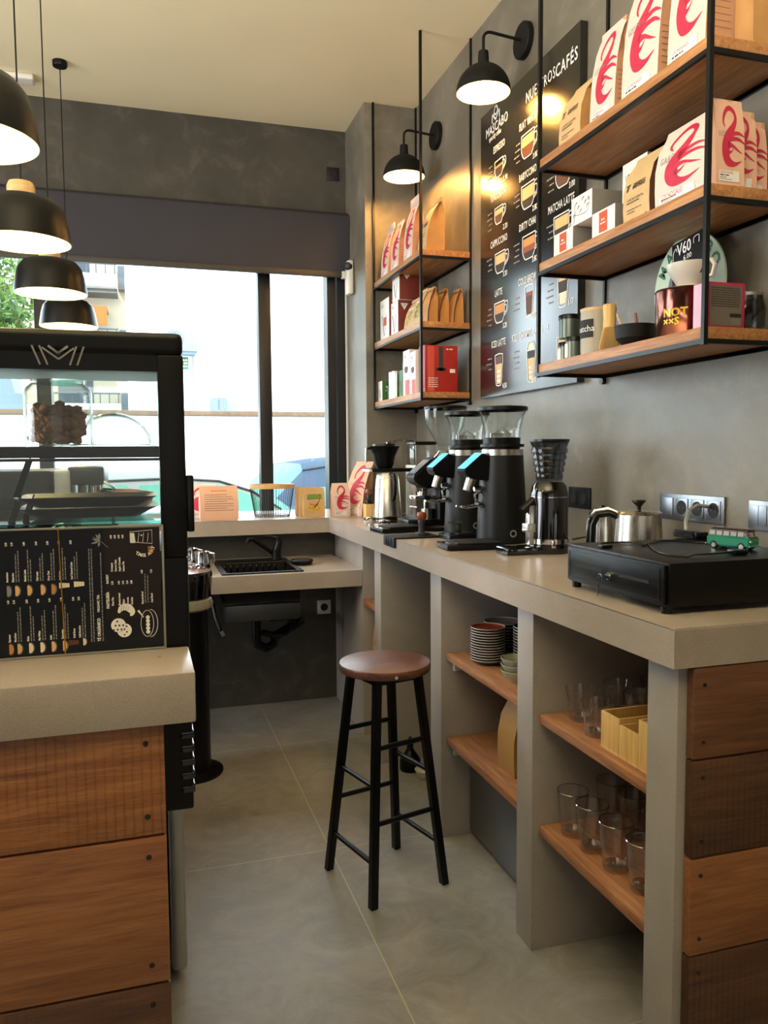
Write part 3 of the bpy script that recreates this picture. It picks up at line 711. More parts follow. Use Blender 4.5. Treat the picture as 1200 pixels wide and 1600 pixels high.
        for k in range(9): q.ribbon([(rnd.uniform(-.35, .3)*w, h*rnd.uniform(.2, .65), .008), (rnd.uniform(-.3, .35)*w, h*rnd.uniform(.2, .65), .004)], rnd.choice(['picture_green', 'yellow', 'picture_green', 'ink_brown']), f2)
        q.done('label', t)
    return t
Z1, Z2, Z3 = 1.7305, 2.0735, 2.4205
GB = 'flamingo coffee bags'
# corner unit, top board
for y, h, l, tp in ((4.375, .265, 'pink flamingo coffee bag at the window end of the corner unit top board', 'fin'), (4.19, .27, 'middle of the three flamingo coffee bags on the corner unit top board', 'pinch'), (3.965, .29, 'tallest flamingo coffee bag on the corner unit top board', 'fin')):
    coffee_bag('coffee_bag', l, 'coffee bag', .135, .085, h, 'bag_white', 'bag_side', (1.40, y, Z3), AISLE, GB, 'flamingo', tp, seed=int(y*100))
coffee_bag('coffee_bag', 'plain kraft coffee bag with folded top, near end of the corner unit top board', 'coffee bag', .125, .10, .262, 'kraft_light', 'kraft', (1.425, 3.80, Z3), AISLE, None, 'kraft', 'roll', lean=.35)
# corner unit, middle board: white cone-dripper boxes, a red-brown one, kraft bags
def box_item(name, label, cat, w, d, h, loc, rz, faces='card_white', side=None, group=None, deco=None, bev=.0012):
    t = T(name, label, cat, loc, rz, group); b = B(); b.box(-w/2, w/2, -d/2, d/2, 0, h, faces, bev)
    if side:
        k = b.mi(side)
        for f in b.bm.faces:
            if f.calc_center_median().x > w/2-.0005: f.material_index = k
    b.done('carton', t)
    if deco: deco(t, w, d, h)
    return t
def d_v60(t, w, d, h, red=False):
    fn = lambda x, z: (x, -d/2-.0008, z); b = B()
    b.ribbon([(-w*.25, h*.62, .010), (-w*.05, h*.12, .008)], 'card_grey', fn).ribbon([(w*.20, h*.62, .005), (w*.02, h*.12, .004)], 'card_redbrown' if red else 'card_grey', fn)
    b.text('V60', h*.12, -w*.35, h*.85, 'ink_grey', fn, sx=.8); b.done('lettering', t)
    sd2 = lambda y, z: (w/2+.0008, y, z); b = B()
    b.flat([(-d*.38, h*.92), (-d*.02, h*.92), (-d*.20, h*.72)], 'card_white', sd2).text('V60', h*.06, -d*.2, h*.87, 'card_redbrown', lambda x, z: (w/2+.0014, x, z), 'CENTER'); b.done('side_label', t)
def d_v60box(t, w, d, h):
    d_v60(t, w, d, h); fn = lambda x, z: (x, -d/2-.0014, z); b = B()
    b.flat([(-w*.1, h*.36), (w*.22, h*.36), (w*.22, h*.56), (-w*.1, h*.56)], 'card_orange', fn).ribbon([(-w*.1, h*.56, .003), (w*.22, h*.36, .003)], 'ink_brown', lambda x, z: (x, -d/2-.002, z)); b.done('picture', t)
box_item('dripper_box', 'white dripper carton with orange picture at the far end of the middle board', 'carton', .17, .13, .235, (1.43, 4.40, Z2), AISLE, 'card_white', 'card_redbrown', None, d_v60box)
box_item('dripper_box', 'white dripper carton with a red line, side by the kraft bags on the middle board', 'carton', .125, .12, .185, (1.425, 4.215, Z2), AISLE, 'card_white', 'card_redbrown', None, lambda t, w, d, h: d_v60(t, w, d, h, True))
box_item('dripper_box', 'red-brown sided dripper carton stacked on top of the other white cartons', 'carton', .125, .14, .150, (1.435, 4.19, Z2+.186), AISLE, 'card_white', 'card_redbrown', None, d_v60)
coffee_bag('gift_bag', 'kraft bag with green and white label, frontmost beside the dripper cartons', 'paper bag', .13, .07, .165, 'kraft_light', 'kraft', (1.41, 4.02, Z2), AISLE, 'small kraft bags', 'greenlabel', 'roll', lean=.3)
coffee_bag('gift_bag', 'kraft bag with green label behind the shelf post on the middle board', 'paper bag', .12, .07, .185, 'kraft_light', 'kraft', (1.405, 3.885, Z2), AISLE, 'small kraft bags', 'greenlabel', 'roll', lean=.3)
def tied(x, y, l, h=.175):
    t = coffee_bag('gift_bag', l, 'paper bag', .072, .058, h, 'kraft', 'kraft', (x, y, Z2), AISLE+.15, 'small kraft bags', None, 'roll', lean=.35)
    B().tube([(.041, -.030, .004), (.040, -.026, h*.35), (.038, -.010, h*.7), (.035, .012, h*.98), (.020, .018, h*1.04)], .0035, 'leather', 6).done('leather_tie', t)
tied(1.405, 3.775, 'kraft bag with brown tie, nearest the front post of the middle board'); tied(1.475, 3.80, 'middle kraft bag of the three tied with brown straps'); tied(1.545, 3.78, 'rightmost kraft bag tied with a brown strap, against the wall')
# corner unit, bottom board
def d_green(t, w, d, h):
    fn = lambda x, z: (x, -d/2-.0008, z); b = B(); b.ribbon([(-w*.2, h*.6, .006), (0, h*.15, .005)], 'ink_brown', fn).ribbon([(w*.18, h*.6, .004), (0, h*.15, .003)], 'ink_brown', fn)
    sd2 = lambda y, z: (w/2+.0008, y, z); b.flat([(-.01, h*.75), (.01, h*.75), (0, h*.6)], 'card_white', sd2); b.words(-.012, h*.52, .024, .004, 'card_white', sd2); b.done('print', t)
box_item('filter_box', 'short white and green carton at the window end of the bottom board', 'carton', .08, .06, .118, (1.385, 4.465, Z1), AISLE, 'card_white', 'card_green', None, d_green)
box_item('filter_box', 'small dark green carton between the short carton and the grey tubes', 'carton', .05, .06, .085, (1.41, 4.38, Z1), AISLE, 'card_green', 'card_green')
box_item('filter_box', 'tall green carton behind the grey tubes on the bottom board', 'carton', .09, .09, .20, (1.45, 4.16, Z1), AISLE, 'card_green', 'card_green', None, d_green)
box_item('filter_box', 'medium green carton just right of the grey tubes', 'carton', .06, .06, .145, (1.392, 4.10, Z1), AISLE, 'card_green', 'card_green', None, d_green)
for y, l in ((4.29, 'left brushed grey tube canister on the bottom board'), (4.235, 'right brushed grey tube canister on the bottom board')):
    t = T('tube_canister', l, 'canister', (1.38, y, Z1), 0, 'grey tube canisters'); B().lathe([(.0001, 0), (.026, 0), (.026, .14), (.0001, .14)], 'steel', 24).done('tube', t); B().lathe([(.0265, .137), (.0265, .152), (.024, .155), (.0001, .155)], 'grey_metal_paint', 24).done('cap', t)
def d_cof(t, w, d, h):
    fn = lambda x, z: (x, -d/2-.0008, z); b = B(); b.text('V60', .022, -w*.3, h*.86, 'card_red', fn, sx=.8)
    b.flat([(w*(.28*math.cos(a)), h*.60+h*.11*math.sin(a)*(1 if math.sin(a) < 0 else .4)) for a in [i*PI/8 for i in range(16)]], 'coffee_brown', fn); b.flat([(-w*.15, 0.003), (w*.48, .003), (w*.48, h*.34), (-w*.15, h*.34)], 'card_salmon', fn); b.done('print', t)
box_item('dripper_box', 'tall white carton with coffee picture and red base, bottom board', 'carton', .105, .10, .235, (1.40, 3.975, Z1), AISLE, 'card_white', 'card_white', None, d_cof)
box_item('dripper_box', 'white carton with red lower panel behind the near front post, bottom board', 'carton', .085, .10, .215, (1.40, 3.872, Z1), AISLE, 'card_white', 'card_white', None, d_cof)
def d_press(t, w, d, h):
    fn = lambda x, z: (x, -d/2-.0008, z); b = B(); b.box(-w*.08, w*.05, -d/2-.001, -d/2-.0004, h*.45, h*.97, 'steel_dark').box(-w*.16, w*.13, -d/2-.001, -d/2-.0004, h*.46, h*.52, 'ink_black'); 
    b.box(w*.26, w*.42, -d/2-.001, -d/2-.0004, h*.42, h*.50, 'card_white'); b.box(-w*.42, -w*.22, -d/2-.001, -d/2-.0004, h*.02, h*.98, 'card_salmon')
    f2 = lambda x, z: (x, -d/2-.0012, z)
    for k in range(5): b.words(-w*.40, h*(.30-.045*k), w*.30, .004, 'card_white', f2, k)
    b.words(w*.15, h*.92, w*.2, .007, 'card_white', f2); b.done('print', t)
box_item('coffee_press_box', 'large red carton with a coffee press picture, near end of the bottom board', 'carton', .175, .09, .232, (1.452, 3.775, Z1), 0, 'card_red', 'card_red', None, d_press)

# ================================================================ large unit, top board
coffee_bag('coffee_bag', 'kraft bag with black lettering at the far end of the upper right top board', 'coffee bag', .135, .09, .215, 'kraft_light', 'kraft', (1.42, 2.37, Z3), AISLE, None, 'kraft', 'flat', lean=.2)
coffee_bag('coffee_bag', 'smallest flamingo bag on the upper right top board, next to the kraft bag', 'coffee bag', .135, .085, .30, 'bag_white', 'bag_side', (1.42, 2.19, Z3), AISLE, GB, 'flamingo', 'pinch', seed=4)
coffee_bag('coffee_bag', 'middle flamingo bag on the upper right top board', 'coffee bag', .17, .10, .36, 'bag_white', 'bag_side', (1.43, 2.005, Z3), AISLE, GB, 'flamingo', 'pinch', seed=9)
coffee_bag('coffee_bag', 'flamingo bag on the upper right top board, nearest the front post', 'coffee bag', .15, .10, .36, 'bag_white', 'bag_side', (1.43, 1.803, Z3), AISLE, GB, 'flamingo', 'pinch', seed=14)
coffee_bag('coffee_bag', 'large plain kraft bag at the near end of the upper right top board', 'coffee bag', .13, .065, .33, 'kraft', 'kraft', (1.525, 1.686, Z3), 0, None, None, 'pinch')
# middle board
def d_tea(t, w, d, h):
    b = B(); fn = lambda x, z: (x, -d/2-.0008, z); b.flat([(-w*.18, h*.25), (w*.18, h*.25), (w*.18, h*.93), (-w*.18, h*.93)], 'card_orange', fn)
    b.words(-w*.07, h*.66, w*.14, .006, 'card_white', lambda x, z: (x, -d/2-.0014, z)); b.words(-w*.12, h*.54, w*.24, .004, 'card_white', lambda x, z: (x, -d/2-.0014, z)); b.done('label', t)
def d_leaf(t, w, d, h):
    b = B(); fn = lambda x, z: (x, -d/2-.0008, z); b.ribbon([(-w*.38, h*.05, .0018), (-w*.3, h*.4, .0018), (-w*.36, h*.75, .0014)], 'ink_black', fn).ribbon([(-w*.3, h*.35, .0014), (0, h*.28, .0016), (w*.3, h*.32, .0016), (w*.42, h*.75, .001)], 'ink_black', fn)
    for k in range(7):
        x, z = (-.42+.11*k)*w, h*(.25+.08*((k*5) % 7)); b.ribbon([(x, z, .0008), (x+.008, z+.01, .004), (x+.016, z+.012, .0005)], 'ink_black', fn)
    b.flat([(w*.34+.005*math.cos(a), h*.72+.007*math.sin(a)) for a in [i*PI/5 for i in range(10)]], 'ink_grey', fn); b.done('drawing', t)
box_item('tea_box', 'white tea carton with orange label at the far end of the right unit middle board', 'carton', .125, .115, .088, (1.43, 2.405, Z2), AISLE, 'card_white', 'card_grey', 'tea cartons', d_tea)
box_item('tea_box', 'white tea carton with line drawn leaves, stacked on the orange labelled ones', 'carton', .125, .115, .088, (1.435, 2.30, Z2+.0885), AISLE, 'card_white', 'card_grey', 'tea cartons', d_leaf)
box_item('tea_box', 'white tea carton with orange label beside the kraft bag', 'carton', .125, .115, .09, (1.43, 2.165, Z2), AISLE, 'card_white', 'card_grey', 'tea cartons', d_tea)
box_item('tea_box', 'white tea carton with leaf drawing showing behind the kraft bag', 'carton', .125, .10, .14, (1.50, 2.12, Z2+.0905), AISLE, 'card_white', 'card_grey', 'tea cartons', d_leaf)
coffee_bag('coffee_bag', 'kraft bag with black lettering in the middle of the right unit middle board', 'coffee bag', .125, .09, .20, 'kraft_light', 'ink_brown', (1.42, 1.995, Z2), AISLE, None, 'kraft', 'flat')
coffee_bag('coffee_bag', 'wide pillow-shaped flamingo bag on the right unit middle board', 'coffee bag', .205, .075, .215, 'bag_white', 'bag_side', (1.41, 1.803, Z2), AISLE, GB, 'flamingo', 'flat', seed=3)
for i, (x, y) in enumerate(((1.405, 1.652), (1.470, 1.682), (1.530, 1.712), (1.555, 1.745))):
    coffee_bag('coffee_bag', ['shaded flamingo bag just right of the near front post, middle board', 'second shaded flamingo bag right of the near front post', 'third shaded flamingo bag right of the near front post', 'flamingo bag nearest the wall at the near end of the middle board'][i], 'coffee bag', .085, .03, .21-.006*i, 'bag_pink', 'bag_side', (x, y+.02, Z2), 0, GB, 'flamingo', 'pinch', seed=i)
# bottom board
def canister(x, y, z, r, h, label):
    t = T('tea_tin', label, 'tin', (x, y, z), 0, 'small dark tea tins'); B().lathe([(.0001, 0), (r, 0), (r, h*.8), (.0001, h*.8)], 'tin_green', 28).done('tin', t)
    B().lathe([(r*.98, h*.79), (r*1.07, h*.80), (r*1.07, h*.95), (r*1.0, h), (.0001, h)], 'black_plastic', 28).done('lid', t)
    if r < .03: B().box(-r-.0015, -r+.004, -.009, .009, h*.12, h*.7, 'label_white').done('label', t)
canister(1.42, 2.46, Z1, .026, .072, 'leftmost small tea tin on the bottom board'); canister(1.40, 2.375, Z1, .028, .078, 'small tea tin with white label, right of the leftmost one')
canister(1.405, 2.415, Z1+.079, .034, .078, 'larger tea tin stacked on the two small ones')
t = T('matcha_canister', 'grey beige matcha canister with dark handwritten label', 'canister', (1.435, 2.285, Z1)); B().lathe([(.0001, 0), (.046, 0), (.054, .008), (.056, .02), (.056, .148), (.0001, .148)], 'matcha_grey', 40).done('canister_body', t)
B().lathe([(.057, .146), (.058, .155), (.0001, .155)], 'light_wood', 40).done('lid', t)
b = B(); fc = lambda x, z: (-.0572*math.cos(x/.0572), -.0572*math.sin(x/.0572), z); 
b.faces_from([fc(-.04+.0075*i, z) for z in (.06, .118) for i in range(12)], [[i, i+1, 13+i, 12+i] for i in range(11)], 'ink_black')
b.text('matcha', .028, -.034, .088, 'chalk_white', lambda x, z: (-.0585*math.cos(x/.0572), -.0585*math.sin(x/.0572), z)); b.done('label', t)
t = T('matcha_whisk', 'bamboo matcha whisk standing with its tines down', 'whisk', (1.405, 2.175, Z1)); B().lathe([(.0001, .150), (.017, .150), (.020, .148), (.018, .10), (.019, .095), (.019, .078), (.0001, .078)][::-1], 'bamboo', 24).done('handle', t)
b = B()
for k in range(44):
    a = 2*PI*k/44; b.tube([(.017*math.cos(a), .017*math.sin(a), .085), (.024*math.cos(a), .024*math.sin(a), .05), (.031*math.cos(a), .031*math.sin(a), .018), (.022*math.cos(a), .022*math.sin(a), .001)], .0011, 'bamboo_whisk', 4)
b.done('tines', t)
t = T('matcha_bowl', 'matte black ceramic matcha bowl', 'bowl', (1.415, 2.055, Z1)); B().lathe([(.0001, 0), (.030, 0), (.034, .006), (.055, .028), (.060, .066), (.0575, .066), (.052, .032), (.030, .012), (.0001, .010)], 'black_matte', 40).done('bowl', t)
t = T('bamboo_scoop', 'thin bamboo scoop leaning in the black bowl', 'scoop', (1.40, 2.08, Z1+.02)); B().tube([(0, 0, 0), (.005, .035, .060), (.006, .055, .093)], .003, 'light_wood', 8).done('scoop', t)
t = T('wooden_pestle', 'short brown stick leaning in the black bowl', 'stick', (1.43, 2.055, Z1+.02)); B().tube([(0, 0, 0), (.005, .02, .055), (.006, .03, .088)], .0045, 'red_wood', 8).done('stick', t)
t = T('metal_tin', 'shiny copper-toned tin with gold lettering on the bottom board', 'tin', (1.435, 1.855, Z1)); B().lathe([(.0001, 0), (.078, 0), (.080, .003), (.078, .006), (.078, .124), (.080, .127), (.078, .130), (.0001, .130)], 'tin_metal', 48).done('tin', t)
b = B(); fc = lambda x, z, r=.0788: (-r*math.cos(x/.0785-.0), -r*math.sin(x/.0785-.0), z)
b.text('NOT', .030, .012, .062, 'gold', lambda x, z: fc(x, z, .0792), bold=.001); b.text('××S', .028, .012, .038, 'yellow', lambda x, z: fc(x, z, .0792), bold=.001); b.done('lettering', t)
t = T('ceramic_dripper', 'white ceramic coffee dripper cup standing on the shiny tin', 'dripper', (1.44, 1.84, Z1+.1305)); B().lathe([(.0001, 0), (.050, 0), (.050, .006), (.028, .008), (.038, .016), (.060, .05), (.064, .066), (.061, .066), (.055, .05), (.02, .014), (.0001, .012)], 'ceramic_white', 40).done('cup', t)
B().tube([(.0, -.060, .058), (0, -.082, .062), (0, -.094, .045), (0, -.085, .022), (0, -.052, .022)], .006, 'ceramic_white', 10).done('handle', t)
t = T('price_card', 'black hand-lettered price card reading V60 6.00, standing in the dripper', 'price card', (1.43, 1.842, Z1+.158), AISLE)
b = B(); b.M = Matrix.Rotation(-.12, 4, 'Y') @ Matrix.Rotation(-.06, 4, 'X'); b.box(-.062, .062, -.001, .001, .0, .115, 'board_black').done('card', t)
b = B(); b.M = Matrix.Rotation(-.12, 4, 'Y') @ Matrix.Rotation(-.06, 4, 'X'); fn = lambda x, z: (x, -.0018, z)
b.text('V60', .046, -.040, .090, 'chalk_white', fn, sx=.8, bold=.0006).text('6.00', .020, -.014, .062, 'chalk_white', fn).ribbon([(-.055, .05, .002), (-.056, .085, .002), (-.045, .1, .002), (-.04, .09, .002)], 'chalk_white', fn).ribbon([(.03, .088, .002), (.03, .103, .002), (.05, .105, .002), (.05, .085, .002)], 'chalk_white', fn); b.done('lettering', t)
t = T('round_sign', 'round pale green and white sign leaning behind the shiny tin', 'sign', (1.535, 1.975, Z1+.168), AISLE)
B().cyl((0, 0, 0), (0, .006, 0), .155, 'sign_green_pale', seg=56).done('disc', t)
b = B()
for i, ch in enumerate('MASCABO'):
    a = 2.62-i*.36; b.text(ch, .045, .128*math.cos(a), .128*math.sin(a), 'sign_green', lambda x, z: (x, -.0012, z), 'CENTER', rot=a-PI/2, bold=.0015)
b.flat([(.09*math.cos(a), .09*math.sin(a)) for a in [i*PI/16 for i in range(32)]], 'ext_bluewhite', lambda x, z: (x, -.0009, z)); b.done('lettering', t)
def d_info(t, w, d, h):
    b = B(); fn = lambda x, z: (x, -d/2-.0008, z); b.flat([(-w*.42, h*.05), (w*.42, h*.05), (w*.42, h*.93), (-w*.42, h*.93)], 'card_info', fn); f2 = lambda x, z: (x, -d/2-.0014, z)
    b.flat([(w*.10, h*.24), (w*.40, h*.24), (w*.40, h*.32), (w*.10, h*.32)], 'ink_black', f2).flat([(w*.14, h*.07), (w*.38, h*.07), (w*.38, h*.21), (w*.14, h*.21)], 'card_grey', f2)
    for k in range(9): b.words(-w*.39, h*(.87-.05*k), w*.76, h*.016, 'ink_black', f2, k)
    b.done('print', t); b = B(); f3 = lambda y, z: (-w/2-.0008, y, z); b.flat([(-d*.46, h*.02), (d*.46, h*.02), (d*.46, h*.98), (-d*.46, h*.98)], 'card_pinkgrad', f3); b.done('front_panel', t)
box_item('tea_box', 'magenta-edged carton with printed back panel, right of the near front post', 'carton', .115, .05, .112, (1.408, 1.69, Z1), 0, 'card_magenta', 'card_magenta', None, d_info)
t = T('glass_teapot', 'dark glass pot partly hidden behind the magenta carton', 'pot', (1.51, 1.715, Z1)); B().lathe([(.0001, 0), (.04, 0), (.048, .01), (.05, .06), (.044, .09), (.041, .09), (.046, .06), (.0001, .01)], 'smoky_glass', 32).done('pot_body', t)
B().lathe([(.045, .088), (.046, .096), (.01, .104), (.0001, .104)], 'steel', 32).done('lid', t)

# ================================================================ things on the long counter
def grinder(name, label, x, y, top, scr='screen_blue', group=None):
    """tall black tapered grinder; local -Y is the spout side"""
    t = T(name, label, 'coffee grinder', (x, y, ZT), AISLE, group)
    B().lathe([(.0001, 0), (.098, 0), (.101, .004), (.100, .03), (.094, .16), (.085, .30), (.083, .343), (.0001, .343)], 'charcoal_body', 56).done('body', t)
    B().lathe([(.0815, .343), (.0815, .366), (.0001, .366)], 'steel', 48, ribs=.006).done('collar', t)
    B().lathe([(.068, .366), (.070, .374), (.086, .376), (.086, .386), (.070, .388), (.072, .412), (.0001, .412)], 'black_satin', 48).done('neck', t)
    ht = top-ZT
    B().lathe([(.070, .412), (.072, .44), (.084, .495), (.094, ht-.012), (.0975, ht-.008), (.0945, ht-.008), (.0915, ht-.014), (.081, .495), (.069, .44), (.067, .414)], 'hopper_glass', 56).done('hopper', t)
    B().lathe([(.0965, ht-.012), (.099, ht-.010), (.099, ht+.002), (.094, ht+.005), (.0001, ht+.006)], 'black_satin', 56).done('lid', t)
    b = B(); b.lathe([(.045, 0), (.0005, .030)], 'hopper_glass', 4, c=(0, 0, .425)); b.box(-.002, .002, -.05, .05, .414, .43, 'chrome').done('feed_cone', t)
    # display head: block pushed out of the body, sloping screen
    b = B(); b.prism([(.070, .335), (.100, .352), (.178, .288), (.165, .262), (.128, .250), (.075, .245)], -.043, .043, 'black_satin')
    for v in b.bm.verts: v.co = Vector((v.co.y, -v.co.x, v.co.z))
    bmesh.ops.bevel(b.bm, geom=b.bm.edges[:], offset=.004, segments=2, affect='EDGES'); b.done('display_head', t)
    b = B(); sl = lambda u, v: (u, -.098-.078*v-.002, .3525-.064*v+.0022)
    pts = []
    for cx, cv, a0 in ((.030, .88, 0), (-.030, .88, 1), (-.030, .10, 2), (.030, .10, 3)):
        for k in range(5):
            a = (a0+k/4)*PI/2; pts.append((cx+.009*math.cos(a), cv+.09*math.sin(a)))
    b.faces_from([sl(*p) for p in pts], [list(range(len(pts)))], scr); b.done('touch_screen', t)
    b = B(); b.cyl((0, -.128, .262), (0, -.150, .205), .021, 'steel', .017, 24); b.done('spout', t)
    b = B(); b.cyl((0, -.088, .215), (0, -.120, .212), .010, 'chrome', seg=16).tube([(-.028, -.094, .150), (-.028, -.155, .142), (-.026, -.185, .146)], .004, 'chrome').tube([(.028, -.094, .150), (.028, -.155, .142), (.026, -.185, .146)], .004, 'chrome')
    b.tube([(0, -.088, .205), (0, -.118, .19), (0, -.112, .165), (0, -.094, .155)], .006, 'chrome').box(-.022, .022, -.110, -.088, .143, .158, 'black_plastic', .003); b.done('portafilter_fork', t)
    b = B(); ring = lambda r0, r1, m, off: b.lathe([(r0, off), (r1, off)], m, 32, M=Matrix.Translation((.0985, -.0, .042)) @ Matrix.Rotation(PI/2, 4, 'Y'))
    ring(.0085, .0145, 'grey_metal_paint', .0025); ring(.0001, .0083, 'black_plastic', .0022); b.done('power_button', t)
    return t
g = grinder('coffee_grinder', 'front black coffee grinder of the pair with blue touchscreens', 1.365, 2.85, 1.600, group='tall grinders with blue screens')
dup(g, (1.375, 3.225, ZT), 'rear black coffee grinder of the pair with blue touchscreens')
# older grinder with the big rounded hopper
t = T('coffee_grinder', 'boxy black coffee grinder with the largest rounded clear hopper', 'coffee grinder', (1.385, 3.56, ZT), AISLE)
B().box(-.09, .09, -.045, .12, .0, .30, 'black_satin', .012).done('body', t); B().box(-.085, .085, -.20, .09, 0, .045, 'black_plastic', .01).done('foot_plate', t)
b = B(); b.prism([(.02, .335), (.055, .335), (.165, .245), (.150, .215), (.085, .185), (.02, .215)], -.062, .062, 'black_satin')
for v in b.bm.verts: v.co = Vector((v.co.y, -v.co.x, v.co.z))
bmesh.ops.bevel(b.bm, geom=b.bm.edges[:], offset=.006, segments=3, affect='EDGES'); b.done('display_head', t)
b = B(); sl = lambda u, v: (u, -.062-.098*v-.001, .332-.080*v+.0015)
b.faces_from([sl(u, v) for u, v in ((-.05, .05), (.05, .05), (.05, .95), (-.05, .95))], [[0, 1, 2, 3]], 'steel_dark')
s3 = lambda u, v: (u, -.062-.098*v-.0018, .332-.080*v+.0024)
for u0, u1, v0, v1 in ((-.04, .0, .15, .45), (.01, .04, .15, .45), (-.04, .04, .5, .55), (-.04, .04, .62, .67), (-.04, .02, .74, .85)): b.faces_from([s3(u0, v0), s3(u1, v0), s3(u1, v1), s3(u0, v1)], [[0, 1, 2, 3]], 'ink_grey')
b.done('control_panel', t)
B().lathe([(.075, .300), (.070, .33), (.045, .352), (.034, .366), (.0001, .366)], 'chrome', 36, c=(0, .02, 0)).done('collar', t)
B().lathe([(.034, .366), (.036, .385), (.060, .425), (.086, .475), (.098, .525), (.101, .565), (.098, .565), (.095, .525), (.083, .478), (.057, .43), (.032, .388)], 'hopper_glass', 56, c=(0, .02, 0)).done('hopper', t)
B().lathe([(.1, .563), (.103, .566), (.103, .574), (.098, .578), (.0001, .579)], 'black_satin', 56, c=(0, .02, 0)).done('lid', t)
b = B(); b.cyl((0, -.10, .19), (0, -.10, .155), .03, 'chrome', .02).box(-.045, .045, -.15, -.045, .135, .155, 'chrome', .004).box(-.012, .012, -.09, -.066, .05, .14, 'chrome', .003).tube([(-.05, -.14, .10), (0, -.16, .102), (.05, -.14, .10)], .004, 'chrome'); b.done('portafilter_fork', t)
for x in (-.03, .03): pass
B().cyl((0, -.075, .045), (0, -.075, .09), .028, 'steel', .028, 24).done('dosing_cup', t)
# small black grinder on the right
t = T('coffee_grinder', 'small glossy black grinder with smoky ribbed hopper, next to the cash drawer', 'coffee grinder', (1.375, 2.49, ZT), AISLE)
B().lathe([(.0001, 0), (.069, 0), (.071, .005), (.070, .03), (.067, .032), (.066, .205), (.060, .235), (.048, .250), (.0001, .252)], 'black_gloss', 48).done('body', t)
B().lathe([(.0675, .196), (.0675, .199)], 'chrome', 48).lathe([(.0715, .035), (.0715, .052)], 'chrome', 48).done('chrome_bands', t)
pr = [(.043, .252)]
for i in range(5): z = .262+i*.022; r = .043+.004*i; pr += [(r+.0035, z), (r+.0045, z+.011), (r+.001, z+.020)]
B().lathe(pr+[(.066, .385), (.067, .390), (.063, .390), (.060, .372), (.042, .262)], 'smoky_glass', 48).done('hopper', t)
B().lathe([(.067, .388), (.069, .390), (.069, .398), (.0001, .400)], 'black_plastic', 48).done('lid', t)
B().box(-.05, .05, -.185, -.02, 0, .026, 'black_gloss', .010, seg=3).done('foot_plate', t)
b = B(); b.cyl((0, -.06, .185), (0, -.105, .148), .017, 'black_plastic', .015, 20).done('chute', t)
b = B(); b.box(-.016, .016, -.085, -.060, .03, .17, 'steel', .004).box(-.022, .022, -.095, -.062, .075, .105, 'grey_metal_paint', .004).tube([(-.02, -.088, .085), (0, -.100, .083), (.02, -.088, .085)], .004, 'chrome'); b.done('holder', t)
b = B(); b.box(.066, .070, -.028, -.01, .022, .05, 'chrome', .003).cyl((.069, -.02, .035), (.074, -.02, .035), .007, 'chrome', seg=14); b.done('switch', t)
tag(B().tube([(1.44, 2.44, 1.12), (1.48, 2.40, 1.135), (1.52, 2.35, 1.12), (1.53, 2.33, 1.085)], .004, 'black_plastic').done('loose_cable'), 'short black cord curling out beside the small grinder', 'cord')
t = T('knock_box', 'low round black knock box behind the small grinder', 'container', (1.50, 2.33, ZT)); B().lathe([(.0001, 0), (.040, 0), (.042, .035), (.038, .037), (.036, .01), (.0001, .008)], 'black_plastic', 32).done('bowl', t); B().lathe([(.038, .034), (.043, .034), (.043, .040), (.038, .040)], 'black_satin', 32).done('rim', t)
# filter coffee brewer and carafe
t = T('coffee_brewer', 'silver and black filter coffee brewer with clear water tank', 'coffee maker', (1.43, 4.03, ZT))
B().box(-.11, .085, -.085, .085, 0, .022, 'black_satin', .006).done('base_plate', t)
B().box(-.035, .08, -.08, .08, .022, .288, 'black_satin', .004).done('tower', t); B().box(-.040, -.035, -.082, .082, .022, .292, 'steel').box(-.035, .0, -.084, -.08, .022, .292, 'steel').done('steel_trim', t)
b = B(); b.box(-.035, .078, -.075, .075, .288, .40, 'hopper_glass', .004); b.done('water_tank', t); B().box(-.04, .082, -.08, .08, .40, .418, 'black_plastic', .004).done('tank_lid', t)
B().tube([(.0, 0, .40), (-.02, 0, .425), (-.10, -.04, .425), (-.2, -.085, .410)], .006, 'steel').done('outlet_arm', t)
B().box(-.30, -.035, -.14, .04, .260, .278, 'black_satin', .004).box(-.31, -.295, -.14, .0, .262, .274, 'label_white').done('holder_arm', t)
b = B(); b.lathe([(.038, .278), (.052, .30), (.058, .34), (.078, .385), (.082, .392), (.0001, .394)], 'black_satin', 40, c=(-.215, -.085, 0)); b.done('filter_basket', t)
b = B(); b.lathe([(.0001, .394), (.06, .394), (.058, .404), (.0001, .406)], 'black_plastic', 32, c=(-.215, -.085, 0)).box(-.31, -.24, -.095, -.075, .375, .388, 'black_plastic', .003).box(-.316, -.308, -.095, -.075, .31, .384, 'steel', .002); b.done('basket_lid', t)
t = T('thermal_carafe', 'tapered brushed steel thermal carafe with black handle', 'carafe', (1.225, 3.92, ZT))
B().lathe([(.0001, 0), (.074, 0), (.075, .008)], 'black_plastic', 48).done('base_ring', t); B().lathe([(.0755, .008), (.0755, .014), (.060, .222), (.058, .226), (.0001, .226)], 'steel', 56).done('jug', t)
B().lathe([(.058, .226), (.055, .250), (.05, .256), (.0001, .257)], 'grey_metal_paint', 48).done('lid', t)
b = B(); b.tube([(.0, -.052, .248), (.008, -.085, .246), (.010, -.096, .21), (.010, -.094, .15), (.006, -.082, .118)], .0095, 'black_plastic', 10); b.done('handle', t)
